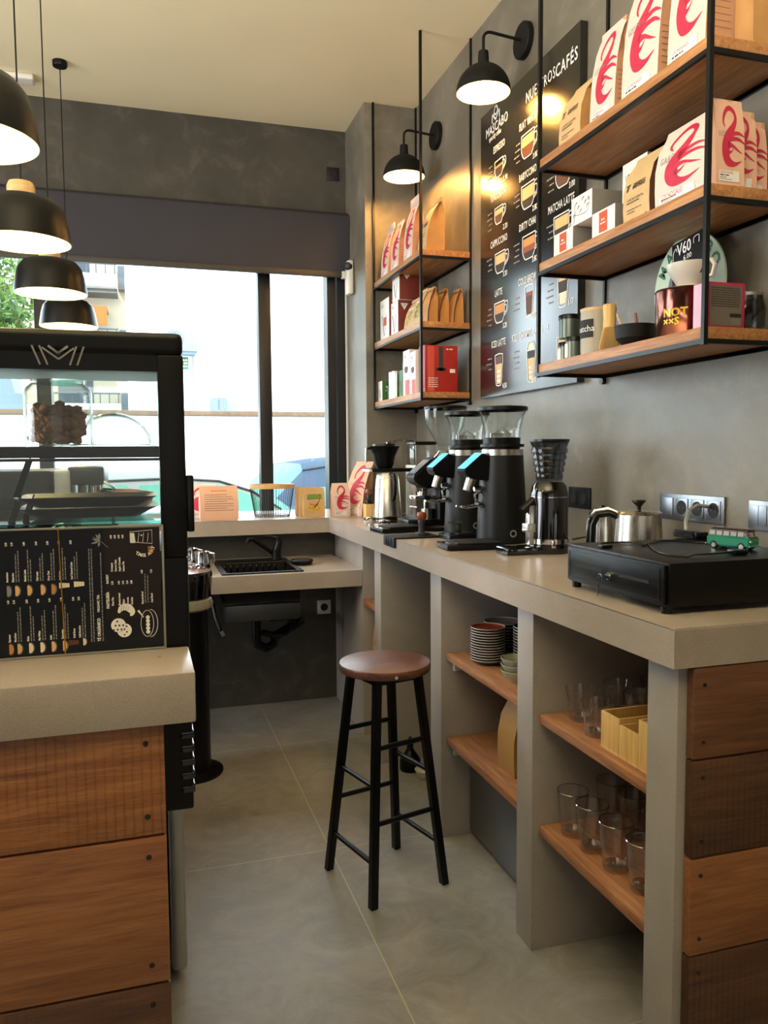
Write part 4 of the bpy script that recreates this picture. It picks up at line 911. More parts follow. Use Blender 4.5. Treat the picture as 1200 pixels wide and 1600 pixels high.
# scales, tamping mats, cups on the counter
def scale_(x, y, rz, label, w=.15, d=.19, z=0):
    t = T('coffee_scale', label, 'scale', (x, y, ZT+z), rz)
    B().box(-w/2, w/2, -d/2, d/2, .003, .022, 'black_satin', .005).done('body', t); b = B(); b.box(-w/2+.006, w/2-.006, -d/2+.04, d/2-.006, .022, .028, 'black_matte', .002); b.done('platform', t)
    for sx in (-1, 1):
        for sy in (-1, 1): B().cyl((sx*w*.4, sy*d*.4, 0), (sx*w*.4, sy*d*.4, .003), .008, 'black_plastic', seg=10).done('foot', t)
    b = B(); b.box(-w*.3, w*.3, -d/2+.008, -d/2+.032, .022, .0225, 'black_gloss'); b.done('display', t); return t
scale_(1.165, 2.70, -PI/2-.12, 'flat black scale in front of the front tall grinder', .16, .22)
scale_(1.108, 3.40, -PI/2+.1, 'flat black scale in front of the older boxy grinder', .15, .21)
scale_(1.245, 3.02, -PI/2, 'black scale with shallow dish, between the two tall grinders', .13, .12)
t = T('dosing_cup', 'small square-sided dark cup with green mark on the counter', 'cup', (1.236, 3.03, ZT+.0285)); B().lathe([(.0001, 0), (.029, 0), (.030, .040), (.027, .040), (.026, .004), (.0001, .003)], 'steel_dark', 32).done('cup', t)
B().box(-.006, .006, -.0312, -.0295, .012, .03, 'card_green').done('green_mark', t)
t = T('tamping_mat', 'black rubber mat folded over the counter edge', 'mat', (1.10, 3.16, ZT))
b = B(); b.box(-.103, .10, -.075, .075, 0, .007, 'black_matte', .002).box(-.109, -.101, -.075, .075, -.036, .007, 'black_matte', .002).done('mat', t)
for yy in (-.035, .0, .035): B().box(-.111, -.108, yy-.004, yy+.004, -.034, .004, 'black_plastic', .001).done('rib', t)
t = T('tamper', 'coffee tamper with wooden ball handle standing on the black mat', 'tamper', (1.14, 3.165, ZT+.007))
B().lathe([(.0001, 0), (.034, 0), (.034, .008), (.014, .012), (.012, .04), (.016, .055), (.015, .062), (.0001, .062)], 'steel_dark', 36).done('base', t); B().lathe([(.013, .060), (.020, .070), (.021, .084), (.017, .096), (.0001, .100)], 'red_wood', 32).done('handle', t)
t = T('round_tray', 'low dark oval tray behind the tamper', 'tray', (1.283, 3.385, ZT)); B().lathe([(.0001, 0), (.05, 0), (.06, .018), (.057, .018), (.048, .004), (.0001, .004)], 'black_satin', 40).done('tray', t)
for k, (a, x, y) in enumerate(((1.25, 1.095, 3.575), (.15, 1.09, 3.775))):
    t = T('portafilter', ['black handled portafilter lying before the boxy grinder', 'second black handled portafilter lying by the carafe'][k], 'portafilter', (x, y, ZT), a, 'portafilters on the counter')
    B().lathe([(.0001, .008), (.030, .008), (.034, .014), (.034, .038), (.031, .038), (.030, .018), (.0001, .016)], 'chrome', 28).done('basket', t); B().cyl((.032, 0, .026), (.075, 0, .026), .008, 'chrome').done('neck', t); B().tube([(.07, 0, .026), (.10, 0, .026), (.17, 0, .022)], .012, 'black_plastic', 12, rs=[.010, .013, .011]).done('handle', t)
    B().cyl((0, 0, 0), (0, 0, .01), .012, 'chrome').done('spout', t)
t = T('tamper_stand', 'bamboo block holding a wooden knobbed tamper by the window column', 'tamper stand', (1.185, 4.13, ZT))
B().box(-.026, .026, -.03, .03, 0, .083, 'bamboo', .003).box(.028, .045, -.028, .028, 0, .075, 'bamboo', .003).done('block', t); B().lathe([(.024, .083), (.024, .095), (.012, .10), (.014, .125), (.012, .13), (.0001, .13)], 'black_plastic', 28, c=(.0, 0, 0)).done('collar', t)
B().lathe([(.013, .13), (.021, .140), (.021, .152), (.012, .162), (.0001, .163)], 'red_wood', 28).done('knob', t)
t = T('clear_bottle', 'slim clear bottle with white cap beside the bamboo block', 'bottle', (1.148, 4.19, ZT)); B().lathe([(.0001, 0), (.014, 0), (.014, .05), (.006, .065), (.0001, .066)], 'tumbler_glass', 20).done('bottle', t); B().lathe([(.008, .064), (.008, .078), (.0001, .079)], 'white_plastic', 16).done('cap', t)
# bags and basket on the window sill run
coffee_bag('coffee_bag', 'tall flamingo bag leaning on the column at the corner of the worktop', 'coffee bag', .12, .10, .31, 'bag_pink', 'bag_side', (1.20, 4.42, ZT), AISLE+.75, None, 'flamingo', 'pinch', lean=.9, seed=5)
coffee_bag('coffee_bag', 'small flamingo bag in front of the tall one in the worktop corner', 'coffee bag', .10, .06, .19, 'bag_white', 'bag_side', (1.085, 4.38, ZT), .05, None, 'flamingo', 'flat', seed=6)
coffee_bag('coffee_bag', 'pink bag printed with lines of text, standing on the window counter', 'coffee bag', .205, .09, .185, 'bag_pink', 'bag_pink', (.405, 4.40, ZT), 0, None, 'lines', 'flat', seed=1)
coffee_bag('coffee_bag', 'flamingo bag half hidden behind the pink text bag on the window counter', 'coffee bag', .17, .08, .19, 'bag_white', 'bag_side', (.33, 4.56, ZT), -.25, None, 'flamingo', 'flat', seed=2)
for k in range(3):
    coffee_bag('gift_bag', ['front kraft packet with yellow picture label beside the wire basket', 'middle kraft packet of the three behind the yellow picture label', 'rear kraft packet of the three, nearest the window'][k], 'paper packet', .125, .035, .165, 'kraft_light', 'kraft', (.935-.012*k, 4.40+.045*k, ZT), .05, 'kraft packets by the wire basket', 'picture' if k == 0 else None, 'flat', seed=k)
t = T('wire_basket', 'black wire basket with pale wooden rim, holding nothing', 'basket', (.715, 4.50, ZT))
b = B()
def el(a, rx, ry): return (rx*math.cos(a), ry*math.sin(a))
for k in range(46):
    a = 2*PI*k/46; x0, y0 = el(a, .098, .075); x1, y1 = el(a, .125, .098); b.tube([(x0, y0, .003), (x0*1.02, y0*1.02, .01), (x1, y1, .165)], .0013, 'black_metal', 5)
for z, s_ in ((.003, 1.0), (.010, 1.02)): b.tube([(.098*s_*math.cos(2*PI*k/40), .075*s_*math.sin(2*PI*k/40), z) for k in range(40)], .002, 'black_metal', 6, closed=True)
for k in range(-4, 5): b.tube([(k*.022, -.07*math.sqrt(1-(k*.022/.1)**2), .003), (k*.022, .07*math.sqrt(1-(k*.022/.1)**2), .003)], .0013, 'black_metal', 5)
b.done('wire_body', t)
b = B(); n = 48; vs = []
for k in range(n):
    a = 2*PI*k/n
    for s_, z in ((.97, .162), (1.03, .162), (1.03, .186), (.97, .186)): vs.append((.127*s_*math.cos(a), .10*s_*math.sin(a), z))
b.faces_from(vs, [[4*k+i, 4*k+(i+1) % 4, 4*((k+1) % n)+(i+1) % 4, 4*((k+1) % n)+i] for k in range(n) for i in range(4)], 'light_wood'); b.done('rim', t)
# cash drawer
t = T('cash_drawer', 'black metal cash drawer with key on the near end of the worktop', 'cash drawer', (1.27, 1.63, ZT), AISLE)
B().box(-.208, .208, -.195, .215, .015, .112, 'black_satin', .003).done('case', t)
b = B(); b.box(-.200, .200, -.204, -.195, .020, .107, 'black_satin', .003).box(-.185, .185, -.2055, -.204, .030, .097, 'black_satin', .0012).done('drawer_front', t)
b = B(); b.box(-.155, -.035, -.2062, -.2052, .062, .067, 'ink_black').box(.035, .150, -.2062, -.2052, .062, .067, 'ink_black').box(-.155, -.035, -.2066, -.2052, .0606, .062, 'steel_dark').box(.035, .150, -.2066, -.2052, .0606, .062, 'steel_dark'); b.done('cash_slot', t); b = B(); b.box(-.196, .196, -.2048, -.2038, .1045, .106, 'steel_dark').box(-.186, .186, -.2062, -.2053, .0968, .0976, 'steel_dark').box(-.186, .186, -.2062, -.2053, .0296, .0303, 'steel_dark').box(-.1865, -.1855, -.2062, -.2053, .030, .0972, 'steel_dark').box(.1855, .1865, -.2062, -.2053, .030, .0972, 'steel_dark'); b.done('front_edge_line', t)
o = B().cyl((-.0, -.2052, .057), (-.0, -.212, .057), .0115, 'chrome', seg=24).box(-.012, .012, -.2125, -.2118, .055, .059, 'steel_dark').done('lock', t)
for sx in (-1, 1):
    for sy in (-1, 1): B().cyl((sx*.185, sy*.185, 0), (sx*.185, sy*.185, .015), .012, 'black_plastic', seg=14).done('foot', t)
t = T('key_pair', 'two small keys hanging from the cash drawer lock', 'keys', (1.050, 1.645, ZT+.057), AISLE)
for dx, l in ((0, .045), (.006, .055)):
    b = B(); b.lathe([(.004, -.0006), (.009, -.0006), (.009, .0006), (.004, .0006), (.004, -.0006)], 'steel_dark', 20, M=Matrix.Translation((dx-.006, -.004-dx, -.012)) @ Matrix.Rotation(PI/2, 4, 'X')); b.box(dx-.008, dx-.004, -.0046-dx, -.0034-dx, -.012-l*.7, -.02, 'steel_dark'); b.done('key', t)
b = B(); b.tube([(.008*math.cos(a)-.002, -.003, -.005+.008*math.sin(a)) for a in [i*PI/8 for i in range(16)]], .0009, 'steel', 6, closed=True).done('key_ring', t)
ZD = ZT+.112
b = B(); pts = [(1.10, 1.72), (1.13, 1.78), (1.19, 1.79), (1.24, 1.74), (1.20, 1.66), (1.17, 1.60), (1.155, 1.54), (1.18, 1.48), (1.24, 1.475), (1.32, 1.50), (1.38, 1.56), (1.40, 1.66), (1.38, 1.74), (1.32, 1.78), (1.25, 1.74), (1.20, 1.70)]
cp = []
for i in range(len(pts)-1):
    a = pts[max(i-1, 0)]; p1, p2 = pts[i], pts[i+1]; d_ = pts[min(i+2, len(pts)-1)]
    for k in range(5):
        u = k/5; cp.append((.5*((2*p1[0])+(-a[0]+p2[0])*u+(2*a[0]-5*p1[0]+4*p2[0]-d_[0])*u*u+(-a[0]+3*p1[0]-3*p2[0]+d_[0])*u**3), .5*((2*p1[1])+(-a[1]+p2[1])*u+(2*a[1]-5*p1[1]+4*p2[1]-d_[1])*u*u+(-a[1]+3*p1[1]-3*p2[1]+d_[1])*u**3), ZD+.003+(.006 if 6 < i < 9 else 0)))
t = T('cable', 'thin black cable looped on top of the cash drawer', 'cable', (0, 0, 0)); b.tube(cp, .0022, 'black_plastic', 8).done('wire', t)
B().box(1.09, 1.12, 1.705, 1.725, ZD+.001, ZD+.008, 'black_plastic', .002).done('plug', t); B().box(1.30, 1.335, 1.485, 1.515, ZD+.001, ZD+.012, 'black_plastic', .003, ).done('plug', t)
# power strip plug lead
t = T('adapter', 'black power adapter with coiled lead on the back of the cash drawer', 'adapter', (1.455, 1.845, ZD)); b = B(); b.box(-.02, .02, -.055, .045, -.0, .02, 'black_plastic', .004); b.done('adapter_body', t)
b = B()
for k in range(5): b.tube([(-.024, -.05+.002*k, .004+.004*k), (-.024, .03, .004+.004*k)], .002, 'black_plastic', 6)
b.done('coiled_lead', t)
tag(B().tube([(1.583, 1.925, 1.262), (1.54, 1.92, 1.268), (1.50, 1.905, 1.255), (1.475, 1.885, 1.225), (1.462, 1.865, 1.20)], .0055, 'grey_metal_paint').done('power_lead'), 'grey power lead bending from the wall socket to the adapter', 'cord')
# kettle
t = T('kettle', 'brushed steel kettle with black handle and knob behind the cash drawer', 'kettle', (1.435, 2.05, ZT), 2.55)
B().lathe([(.0001, 0), (.072, 0), (.075, .006), (.074, .02), (.066, .15), (.0645, .168), (.0001, .168)], 'steel', 56).done('kettle_body', t)
B().lathe([(.0655, .164), (.067, .168), (.060, .174), (.0001, .178)], 'steel', 56).done('lid', t); B().lathe([(.006, .176), (.007, .188), (.020, .202), (.020, .207), (.0001, .208)], 'black_plastic', 28).done('knob', t)
b = B(); b.tube([(.060, 0, .155), (.085, 0, .166), (.120, 0, .160), (.134, 0, .13), (.136, 0, .06), (.130, 0, .02)], .011, 'black_plastic', 12).done('handle', t)
B().tube([(.060, 0, .168), (.090, 0, .180), (.126, 0, .173), (.146, 0, .14), (.149, 0, .06), (.143, 0, .01)], .006, 'chrome', 8).done('handle_trim', t)
t = T('steel_jug', 'steel jug partly hidden behind the kettle handle', 'jug', (1.43, 2.24, ZT)); B().lathe([(.0001, 0), (.045, 0), (.05, .02), (.046, .11), (.04, .15), (.0001, .152)], 'steel', 40).done('jug', t)
B().lathe([(.042, .15), (.042, .158), (.010, .164), (.008, .18), (.0001, .181)], 'black_plastic', 28).done('lid', t)
# green toy van
t = T('toy_van', 'green and brown toy camper van on top of the cash drawer', 'toy', (1.385, 1.595, ZD), .32)
def body_(z0, z1, w0, w1, l0, l1, m, y=0):
    b = B(); vs = []
    for z, w, l in ((z0, w0, l0), (z1, w1, l1)):
        for sx, sy in ((-1, -1), (1, -1), (1, 1), (-1, 1)): vs.append((sx*w/2, sy*l/2+y, z))
    b.faces_from(vs, [[0, 1, 5, 4], [1, 2, 6, 5], [2, 3, 7, 6], [3, 0, 4, 7], [4, 5, 6, 7], [3, 2, 1, 0]], m)
    bmesh.ops.bevel(b.bm, geom=b.bm.edges[:], offset=.0035, segments=3, affect='EDGES'); return b
body_(.007, .032, .046, .047, .112, .113, 'green_toy').done('lower_body', t); body_(.0315, .047, .0455, .041, .111, .101, 'toy_top').done('upper_body', t); body_(.0468, .0525, .041, .034, .101, .088, 'toy_top').done('roof', t)
b = B()
for k in range(5):
    y = -.041+k*.0185
    for s_ in (-1, 1): b.faces_from([(s_*.0233, y, .034), (s_*.0233, y+.0145, .034), (s_*.0218, y+.0145, .0445), (s_*.0218, y, .0445)], [[0, 1, 2, 3]], 'toy_window')
for s_ in (-1, 1):
    for x0 in (-.018, .002): b.faces_from([(x0, s_*.0562, .0335), (x0+.016, s_*.0562, .0335), (x0+.0145, s_*.0525, .044), (x0+.001, s_*.0525, .044)], [[0, 1, 2, 3]], 'toy_window')
b.done('windows', t)
for sy in (-.036, .036):
    for sx in (-1, 1):
        o = B().cyl((sx*.014, sy, .0095), (sx*.0235, sy, .0095), .0095, 'tyre', seg=20).done('wheel', t); B().cyl((sx*.0235, sy, .0095), (sx*.0245, sy, .0095), .006, 'chrome', seg=16).done('hubcap', o)
b = B(); b.box(-.024, .024, -.0585, -.0555, .009, .0125, 'chrome', .001).box(-.024, .024, .0555, .0585, .009, .0125, 'chrome', .001); b.done('bumpers', t)
b = B()
for s_ in (-1, 1): b.cyl((s_*.016, -.0555, .022), (s_*.016, -.058, .022), .004, 'chrome', seg=14)
b.done('headlights', t)
# sockets and switches
def plate(name, label, y, n, kinds, z=1.252, loc=None, rz=AISLE, m='plate_steel', m2='plate_steel', cat='socket'):
    t = T(name, label, cat, loc or (XW, y, z), rz); W_ = .071*n+.010
    B().box(-W_/2, W_/2, -.009, 0, -.041, .041, m, .004).done('frame', t)
    for k, kd in enumerate(kinds):
        cx = (k-(n-1)/2)*.071
        b = B(); b.box(cx-.028, cx+.028, -.0115, -.0085, -.028, .028, m2, .0015)
        if kd == 's':
            o = b.done('socket_insert', t); q = B(); M_ = Matrix.Translation((cx, -.0116, 0)) @ Matrix.Rotation(PI/2, 4, 'X')
            q.lathe([(.0001, .0005), (.0195, .0005), (.0195, .0012), (.0215, .0014), (.0222, -.001)], 'ink_black', 32, M=M_)
            for s_ in (-.0095, .0095): q.cyl((cx+s_, -.0125, 0), (cx+s_, -.0110, 0), .0026, 'steel_dark', seg=10)
            q.done('socket_well', o)
        elif kd == 'f': b.done('switch_key', t)
        else:
            b.done('switch_key', t); B().box(cx-.0004, cx+.0004, -.0122, -.0114, -.027, .027, 'ink_black').done('key_gap', t)
    return t
plate('wall_socket', 'four gang grey metal plate with three sockets and a blank on the right wall', 2.017, 4, 'fsss')
plate('wall_socket', 'two gang dark metal socket plate right of the small grinder', 2.655, 2, 'ss', m='plate_dark', m2='plate_dark')
plate('wall_switch', 'grey metal light switch at the right edge of the picture', 1.735, 1, 'd', z=1.249, cat='switch')
plate('wall_socket', 'white socket on the wall under the sink counter', 0, 1, 's', loc=(1.0, 4.459, .54), rz=0, m='card_white', m2='card_white')
plate('wall_socket', 'dark grey socket high on the window wall near the ceiling', 0, 1, 's', loc=(1.205, 4.959, 3.175), rz=0, m='plate_dark', m2='plate_dark')

# ================================================================ under the worktop
def plate_stack(x, y, z, n, r, pitch, tops, group, labels, mat_body='ceramic_dark'):
    def mk(m):
        t = B().lathe([(.0001, 0), (r*.60, 0), (r*.64, .003), (r*.95, .010), (r, .0165), (r*.985, .0185), (r*.955, .0165), (r*.9, .012), (r*.6, .006), (r*.0001, .0055)], mat_body, 44, mats={3: 'ceramic_rim' if False else mat_body, 4: 'ceramic_rim', 5: 'ceramic_rim', 6: m, 7: m, 8: m}); o = t.done('plate'); return o
    protos = {}
    for k in range(n):
        m = tops[min(n-1-k, len(tops)-1)]
        if m not in protos: o = mk(m); protos[m] = o
        else: o = protos[m].copy(); COL.objects.link(o)
        tag(o, labels[0] if k == n-1 else (labels[2] if k == 0 else labels[1]), 'plate', group, (x, y, z+k*pitch))
ZS = .6975
plate_stack(1.135, 2.478, ZS, 13, .060, .0092, ['ceramic_red', 'ceramic_red', 'ceramic_red', 'ceramic_dark'], 'plates in the front stack', ('red-glazed top plate of the front plate stack', 'plate within the front stack under the red top plate', 'bottom plate of the front stack, resting on the board'))
plate_stack(1.245, 2.585, ZS, 10, .070, .0112, ['ceramic_taupe', 'ceramic_dark'], 'plates in the far left stack', ('taupe top plate of the stack behind the red one', 'plate within the far left stack under the taupe top plate', 'bottom plate of the far left stack'))
plate_stack(1.262, 2.392, ZS, 13, .066, .0100, ['ceramic_dark'], 'plates in the black stack', ('black top plate of the stack behind the green bowls', 'plate within the black stack behind the green bowls', 'bottom plate of the black stack behind the green bowls'))
plate_stack(1.42, 2.50, ZS, 15, .060, .0105, ['ceramic_dark'], 'plates in the rear stack', ('black top plate of the rearmost, tallest stack', 'plate within the rearmost stack', 'bottom plate of the rearmost stack'))
for k in range(3):
    o = B().lathe([(.0001, 0), (.022, 0), (.025, .004), (.042, .020), (.052, .040), (.0505, .041), (.040, .022), (.022, .008), (.0001, .006)], 'ceramic_sage', 40).done('bowl'); tag(o, ['bottom sage green bowl of the stack of three', 'middle sage green bowl of the stack of three', 'top sage green bowl of the stack of three'][k], 'bowl', 'stacked sage green bowls', (1.125, 2.235, ZS+k*.019))
coffee_bag('coffee_bag', 'plain tan coffee bag behind the pier on the lower plate board', 'coffee bag', .12, .08, .24, 'tan_bag', 'tan_bag', (1.155, 2.285, .3835), AISLE, None, None, 'flat', seed=8)
coffee_bag('coffee_bag', 'narrow black coffee bag standing beside the tan one', 'coffee bag', .10, .05, .22, 'black_satin', 'black_satin', (1.22, 2.39, .3835), AISLE, None, None, 'pinch', seed=8)
coffee_bag('coffee_bag', 'kraft bag with red round mark standing under the short farthest board', 'coffee bag', .12, .09, .24, 'kraft_light', 'kraft', (1.135, 3.69, .430), AISLE, None, 'redspot', 'pinch', seed=2)
board(3.512, 3.783, .430, 'second short wooden board between the farthest piers, under the kraft bag')
t = T('steel_cylinder', 'steel cylinder with a pale paper label on the floor between the farthest piers', 'cylinder', (1.125, 3.66, 0)); B().lathe([(.0001, 0), (.052, 0), (.055, .005), (.055, .36), (.05, .37), (.0001, .37)], 'steel', 40).done('cylinder', t); B().box(-.040, -.008, -.0545, -.0535, .18, .30, 'label_white').done('label', t)
t = T('black_bottle', 'black squeeze bottle on the floor behind the stool', 'bottle', (1.13, 3.30, 0)); B().lathe([(.0001, 0), (.045, 0), (.048, .01), (.046, .05), (.022, .085), (.014, .10), (.016, .13), (.006, .15), (.0001, .155)], 'black_satin', 32).done('bottle', t)
t = T('white_bowl', 'small white bowl on the floor beside the black bottle', 'bowl', (1.16, 3.19, 0)); B().lathe([(.0001, 0), (.02, 0), (.03, .01), (.045, .04), (.043, .04), (.028, .013), (.0001, .008)], 'ceramic_white', 32).done('bowl', t)
t = T('black_appliance', 'black appliance with steel trim on the floor behind the stool seat', 'appliance', (1.34, 2.95, 0)); B().box(-.15, .2, -.17, .17, .02, .70, 'black_satin', .008).done('case', t); B().box(-.158, -.15, -.16, .16, .60, .62, 'grey_metal_paint', .002).done('trim', t)
for sx in (-.12, .17):
    for sy in (-.14, .14): B().cyl((sx, sy, 0), (sx, sy, .02), .015, 'black_plastic', seg=10).done('foot', t)
# tumblers
def tumbler(name, label, x, y, z, r0, r1, h, group, facets=0):
    b = B(); pr = [(.0001, 0), (r0*.96, 0), (r0, .004), (r0+(r1-r0)*.6, h*.5), (r1, h), (r1-.0022, h), (r0+(r1-r0)*.6-.003, h*.5), (r0*.88, .016), (.0001, .012)]
    b.lathe(pr, 'tumbler_glass', 40, mats={4: 'tumbler_rim', 2: 'tumbler_glass', 7: 'tumbler_rim'}).lathe([(r1, h-.0015), (r1+.0006, h-.0005), (r1-.0008, h+.0008), (r1-.0025, h)], 'tumbler_rim', 40); return tag(b.done(name), label, 'glass', group, (x, y, z))
Zg = .3705
for k, (x, y, l) in enumerate(((1.115, 1.873, 'front row tall glass farthest from the camera'), (1.118, 1.782, 'second tall glass of the front row from the far end'), (1.122, 1.677, 'third tall glass of the front row from the far end'), (1.130, 1.572, 'tall glass of the front row nearest the near pier'),
    (1.255, 1.900, 'back row tall glass farthest from the camera'), (1.262, 1.805, 'second tall glass of the back row from the far end'), (1.272, 1.700, 'third tall glass of the back row from the far end'), (1.285, 1.590, 'tall glass of the back row nearest the near pier'))):
    if k == 0: g0 = tumbler('drinking_glass', l, x, y, Zg, .031, .044, .125, 'tall smoky glasses on the lowest board')
    else: o = g0.copy(); COL.objects.link(o); tag(o, l, 'glass', None, (x, y, Zg))
Zh = .6925
for k, (x, y, l) in enumerate(((1.135, 1.870, 'short ribbed tumbler at the far front corner of the upper board'), (1.110, 1.752, 'short ribbed tumbler directly beside the bamboo boxes'), (1.262, 1.885, 'short tumbler in the second row, farthest one'), (1.262, 1.785, 'short tumbler in the second row behind the bamboo boxes'), (1.38, 1.88, 'short tumbler in the third row, farthest one'), (1.385, 1.775, 'short tumbler in the third row, middle one'), (1.40, 1.66, 'short tumbler in the third row, nearest one'))):
    if k == 0:
        b = B(); b.lathe([(.0001, 0), (.027, 0), (.029, .004), (.033, .045), (.036, .060)], 'tumbler_glass', 40, ribs=.03).lathe([(.036, .060), (.043, .090), (.041, .090), (.032, .045), (.026, .014), (.0001, .012)], 'tumbler_glass', 40, mats={1: 'tumbler_rim', 4: 'tumbler_rim'}); g1 = tag(b.done('drinking_glass'), l, 'glass', 'short ribbed tumblers on the upper board', (x, y, Zh))
    else: o = g1.copy(); COL.objects.link(o); tag(o, l, 'glass', None, (x, y, Zh))
def bamboo_box(y0, y1, z, h, label, x0=1.078, x1=1.33):
    t = B(); th = .006
    t.box(x0, x1, y0, y1, 0, th, 'bamboo').box(x0, x0+th, y0, y1, th, h, 'bamboo', .001).box(x1-th, x1, y0, y1, th, h, 'bamboo', .001).box(x0+th, x1-th, y0, y0+th, th, h, 'bamboo').box(x0+th, x1-th, y1-th, y1, th, h, 'bamboo')
    tag(t.done('bamboo_box'), label, 'box', 'bamboo boxes on the upper glass board', (0, 0, z))
bamboo_box(1.606, 1.682, Zh, .092, 'farthest, tall open bamboo box beside the tumblers'); bamboo_box(1.530, 1.604, Zh, .080, 'middle, lower open bamboo box'); bamboo_box(1.446, 1.528, Zh, .118, 'tallest open bamboo box next to the near pier')

# ================================================================ sink corner
t = T('sink', 'black composite sink sunk in the lower counter', 'sink', (.56, 4.06, .847))
b = B(); xs, ys = (-.20, -.175, .175, .20), (-.235, -.21, .20, .29)
b.box(-.20, .20, -.235, -.205, .0005, .007, 'black_matte', .002).box(-.20, .20, .20, .30, .0005, .007, 'black_matte', .002).box(-.20, -.172, -.205, .20, .0005, .007, 'black_matte', .002).box(.172, .20, -.205, .20, .0005, .007, 'black_matte', .002).done('rim', t)
b = B(); b.box(-.184, -.178, -.20, .194, -.145, .0, 'black_matte').box(.178, .184, -.20, .194, -.145, .0, 'black_matte').box(-.178, .178, -.20, -.194, -.145, 0, 'black_matte').box(-.178, .178, .188, .194, -.145, 0, 'black_matte').box(-.184, .184, -.20, .194, -.151, -.145, 'black_gloss')
for k in range(9): b.box(-.15+.034*k, -.14+.034*k, .184, .188, -.12, -.01, 'black_gloss', .001)
b.cyl((0, 0, -.145), (0, 0, -.143), .04, 'steel_dark'); b.done('basin', t)
t = T('faucet', 'black single-lever faucet behind the sink', 'faucet', (.70, 4.28, .855)); B().lathe([(.0001, 0), (.028, 0), (.026, .02), (.025, .055), (.0001, .056)], 'black_satin', 28).done('base', t)
B().tube([(-.015, 0, .03), (-.06, -.01, .065), (-.13, -.02, .115), (-.155, -.025, .118), (-.163, -.026, .100)], .011, 'black_satin', 12).done('spout', t)
b = B(); b.tube([(0, 0, .05), (.012, 0, .09), (.004, 0, .115), (-.03, 0, .125), (-.07, 0, .128)], .012, 'black_satin', 12, rs=[.022, .020, .014, .008, .005]).done('lever', t)
t = T('soap_dish', 'oval black soap dish right of the faucet', 'dish', (.80, 4.08, .848)); B().lathe([(.0001, 0), (.05, 0), (.062, .022), (.058, .026), (.050, .014), (.0001, .012)], 'black_satin', 36).done('dish', t); B().lathe([(.0001, .014), (.05, .016), (.045, .024), (.0001, .028)], 'black_matte', 30).done('sponge', t)
for x, y, r, h, l in ((.285, 4.0, .036, .10, 'polished steel milk jug beside the sink'), (.235, 3.93, .030, .045, 'small low steel cup in front of the milk jug'), (.235, 4.14, .04, .09, 'darker steel milk jug behind the others, left of the sink')):
    t = T('milk_jug', l, 'jug', (x, y, .8475 if y < 4.1 else .860)); B().lathe([(.0001, 0), (r, 0), (r*1.05, .006), (r*1.02, h*.5), (r*.88, h*.8), (r*.95, h), (r*.92, h), (r*.84, h*.8), (r*.9, .01), (.0001, .008)], 'chrome', 36).done('jug', t)
    if h > .06: B().tube([(r*.9, -.0, h*.92), (r*1.5, -.006, h*.88), (r*1.55, -.006, h*.4), (r*1.05, 0, h*.15)], .005, 'chrome', 8).done('handle', t)
b = B(); b.box(-.10, .10, -.14, .14, 0, .012, 'black_matte', .004); tag(b.done('drip_mat'), 'black drip mat under the steel jugs', 'mat', None, (.235, 4.22, .8475))
t = T('sink_plumbing', 'dark plastic trap, pipes and hoses hanging under the sink', 'plumbing', (.56, 4.12, .766))
b = B(); b.box(-.19, .19, -.27, .14, -.16, -.072, 'steel_dark', .02); b.done('basin_underside', t)
b = B(); b.cyl((0, 0, -.20), (0, 0, -.155), .045, 'black_plastic').tube([(0, 0, -.20), (0, 0, -.31), (.01, 0, -.34), (.05, 0, -.36), (.09, .02, -.35), (.11, .04, -.31)], .024, 'black_plastic', 14).tube([(.09, .02, -.31), (.20, .10, -.28), (.27, .2, -.27), (.28, .32, -.27)], .026, 'black_plastic', 14).cyl((-.01, 0, -.205), (-.01, 0, -.18), .055, 'black_plastic'); b.done('trap', t)
b = B(); b.tube([(.17, .12, -.05), (.19, .10, -.16), (.205, .08, -.25), (.16, .04, -.30), (.08, 0, -.29), (.03, -.02, -.27)], .017, 'black_plastic', 12).tube([(.19, .14, -.02), (.20, .13, -.15), (.19, .16, -.27)], .008, 'steel_dark', 8); b.done('hose', t)
b = B(); b.cyl((.06, -.05, -.20), (.16, -.05, -.195), .010, 'black_plastic').cyl((-.20, -.16, -.21), (-.185, -.14, -.24), .012, 'chrome', seg=14).tube([(-.24, -.1, -.02), (-.22, -.14, -.15), (-.20, -.16, -.21)], .009, 'black_plastic', 8); b.done('valve', t)
# waste bin
t = T('waste_bin', 'tall slim black waste bin with rounded lid and round foot', 'bin', (.175, 3.58, 0))
B().lathe([(.0001, 0), (.150, 0), (.150, .008), (.12, .014), (.096, .02), (.096, .74), (.0001, .74)], 'black_satin', 48).done('bin_body', t)
B().lathe([(.097, .74), (.118, .752), (.120, .77), (.113, .79), (.097, .80)], 'clear_poly', 40, ribs=.02).done('bin_liner', t)
B().lathe([(.098, .79), (.112, .80), (.118, .86), (.120, .90), (.116, .915), (.0001, .925)], 'black_gloss', 48).done('lid', t)

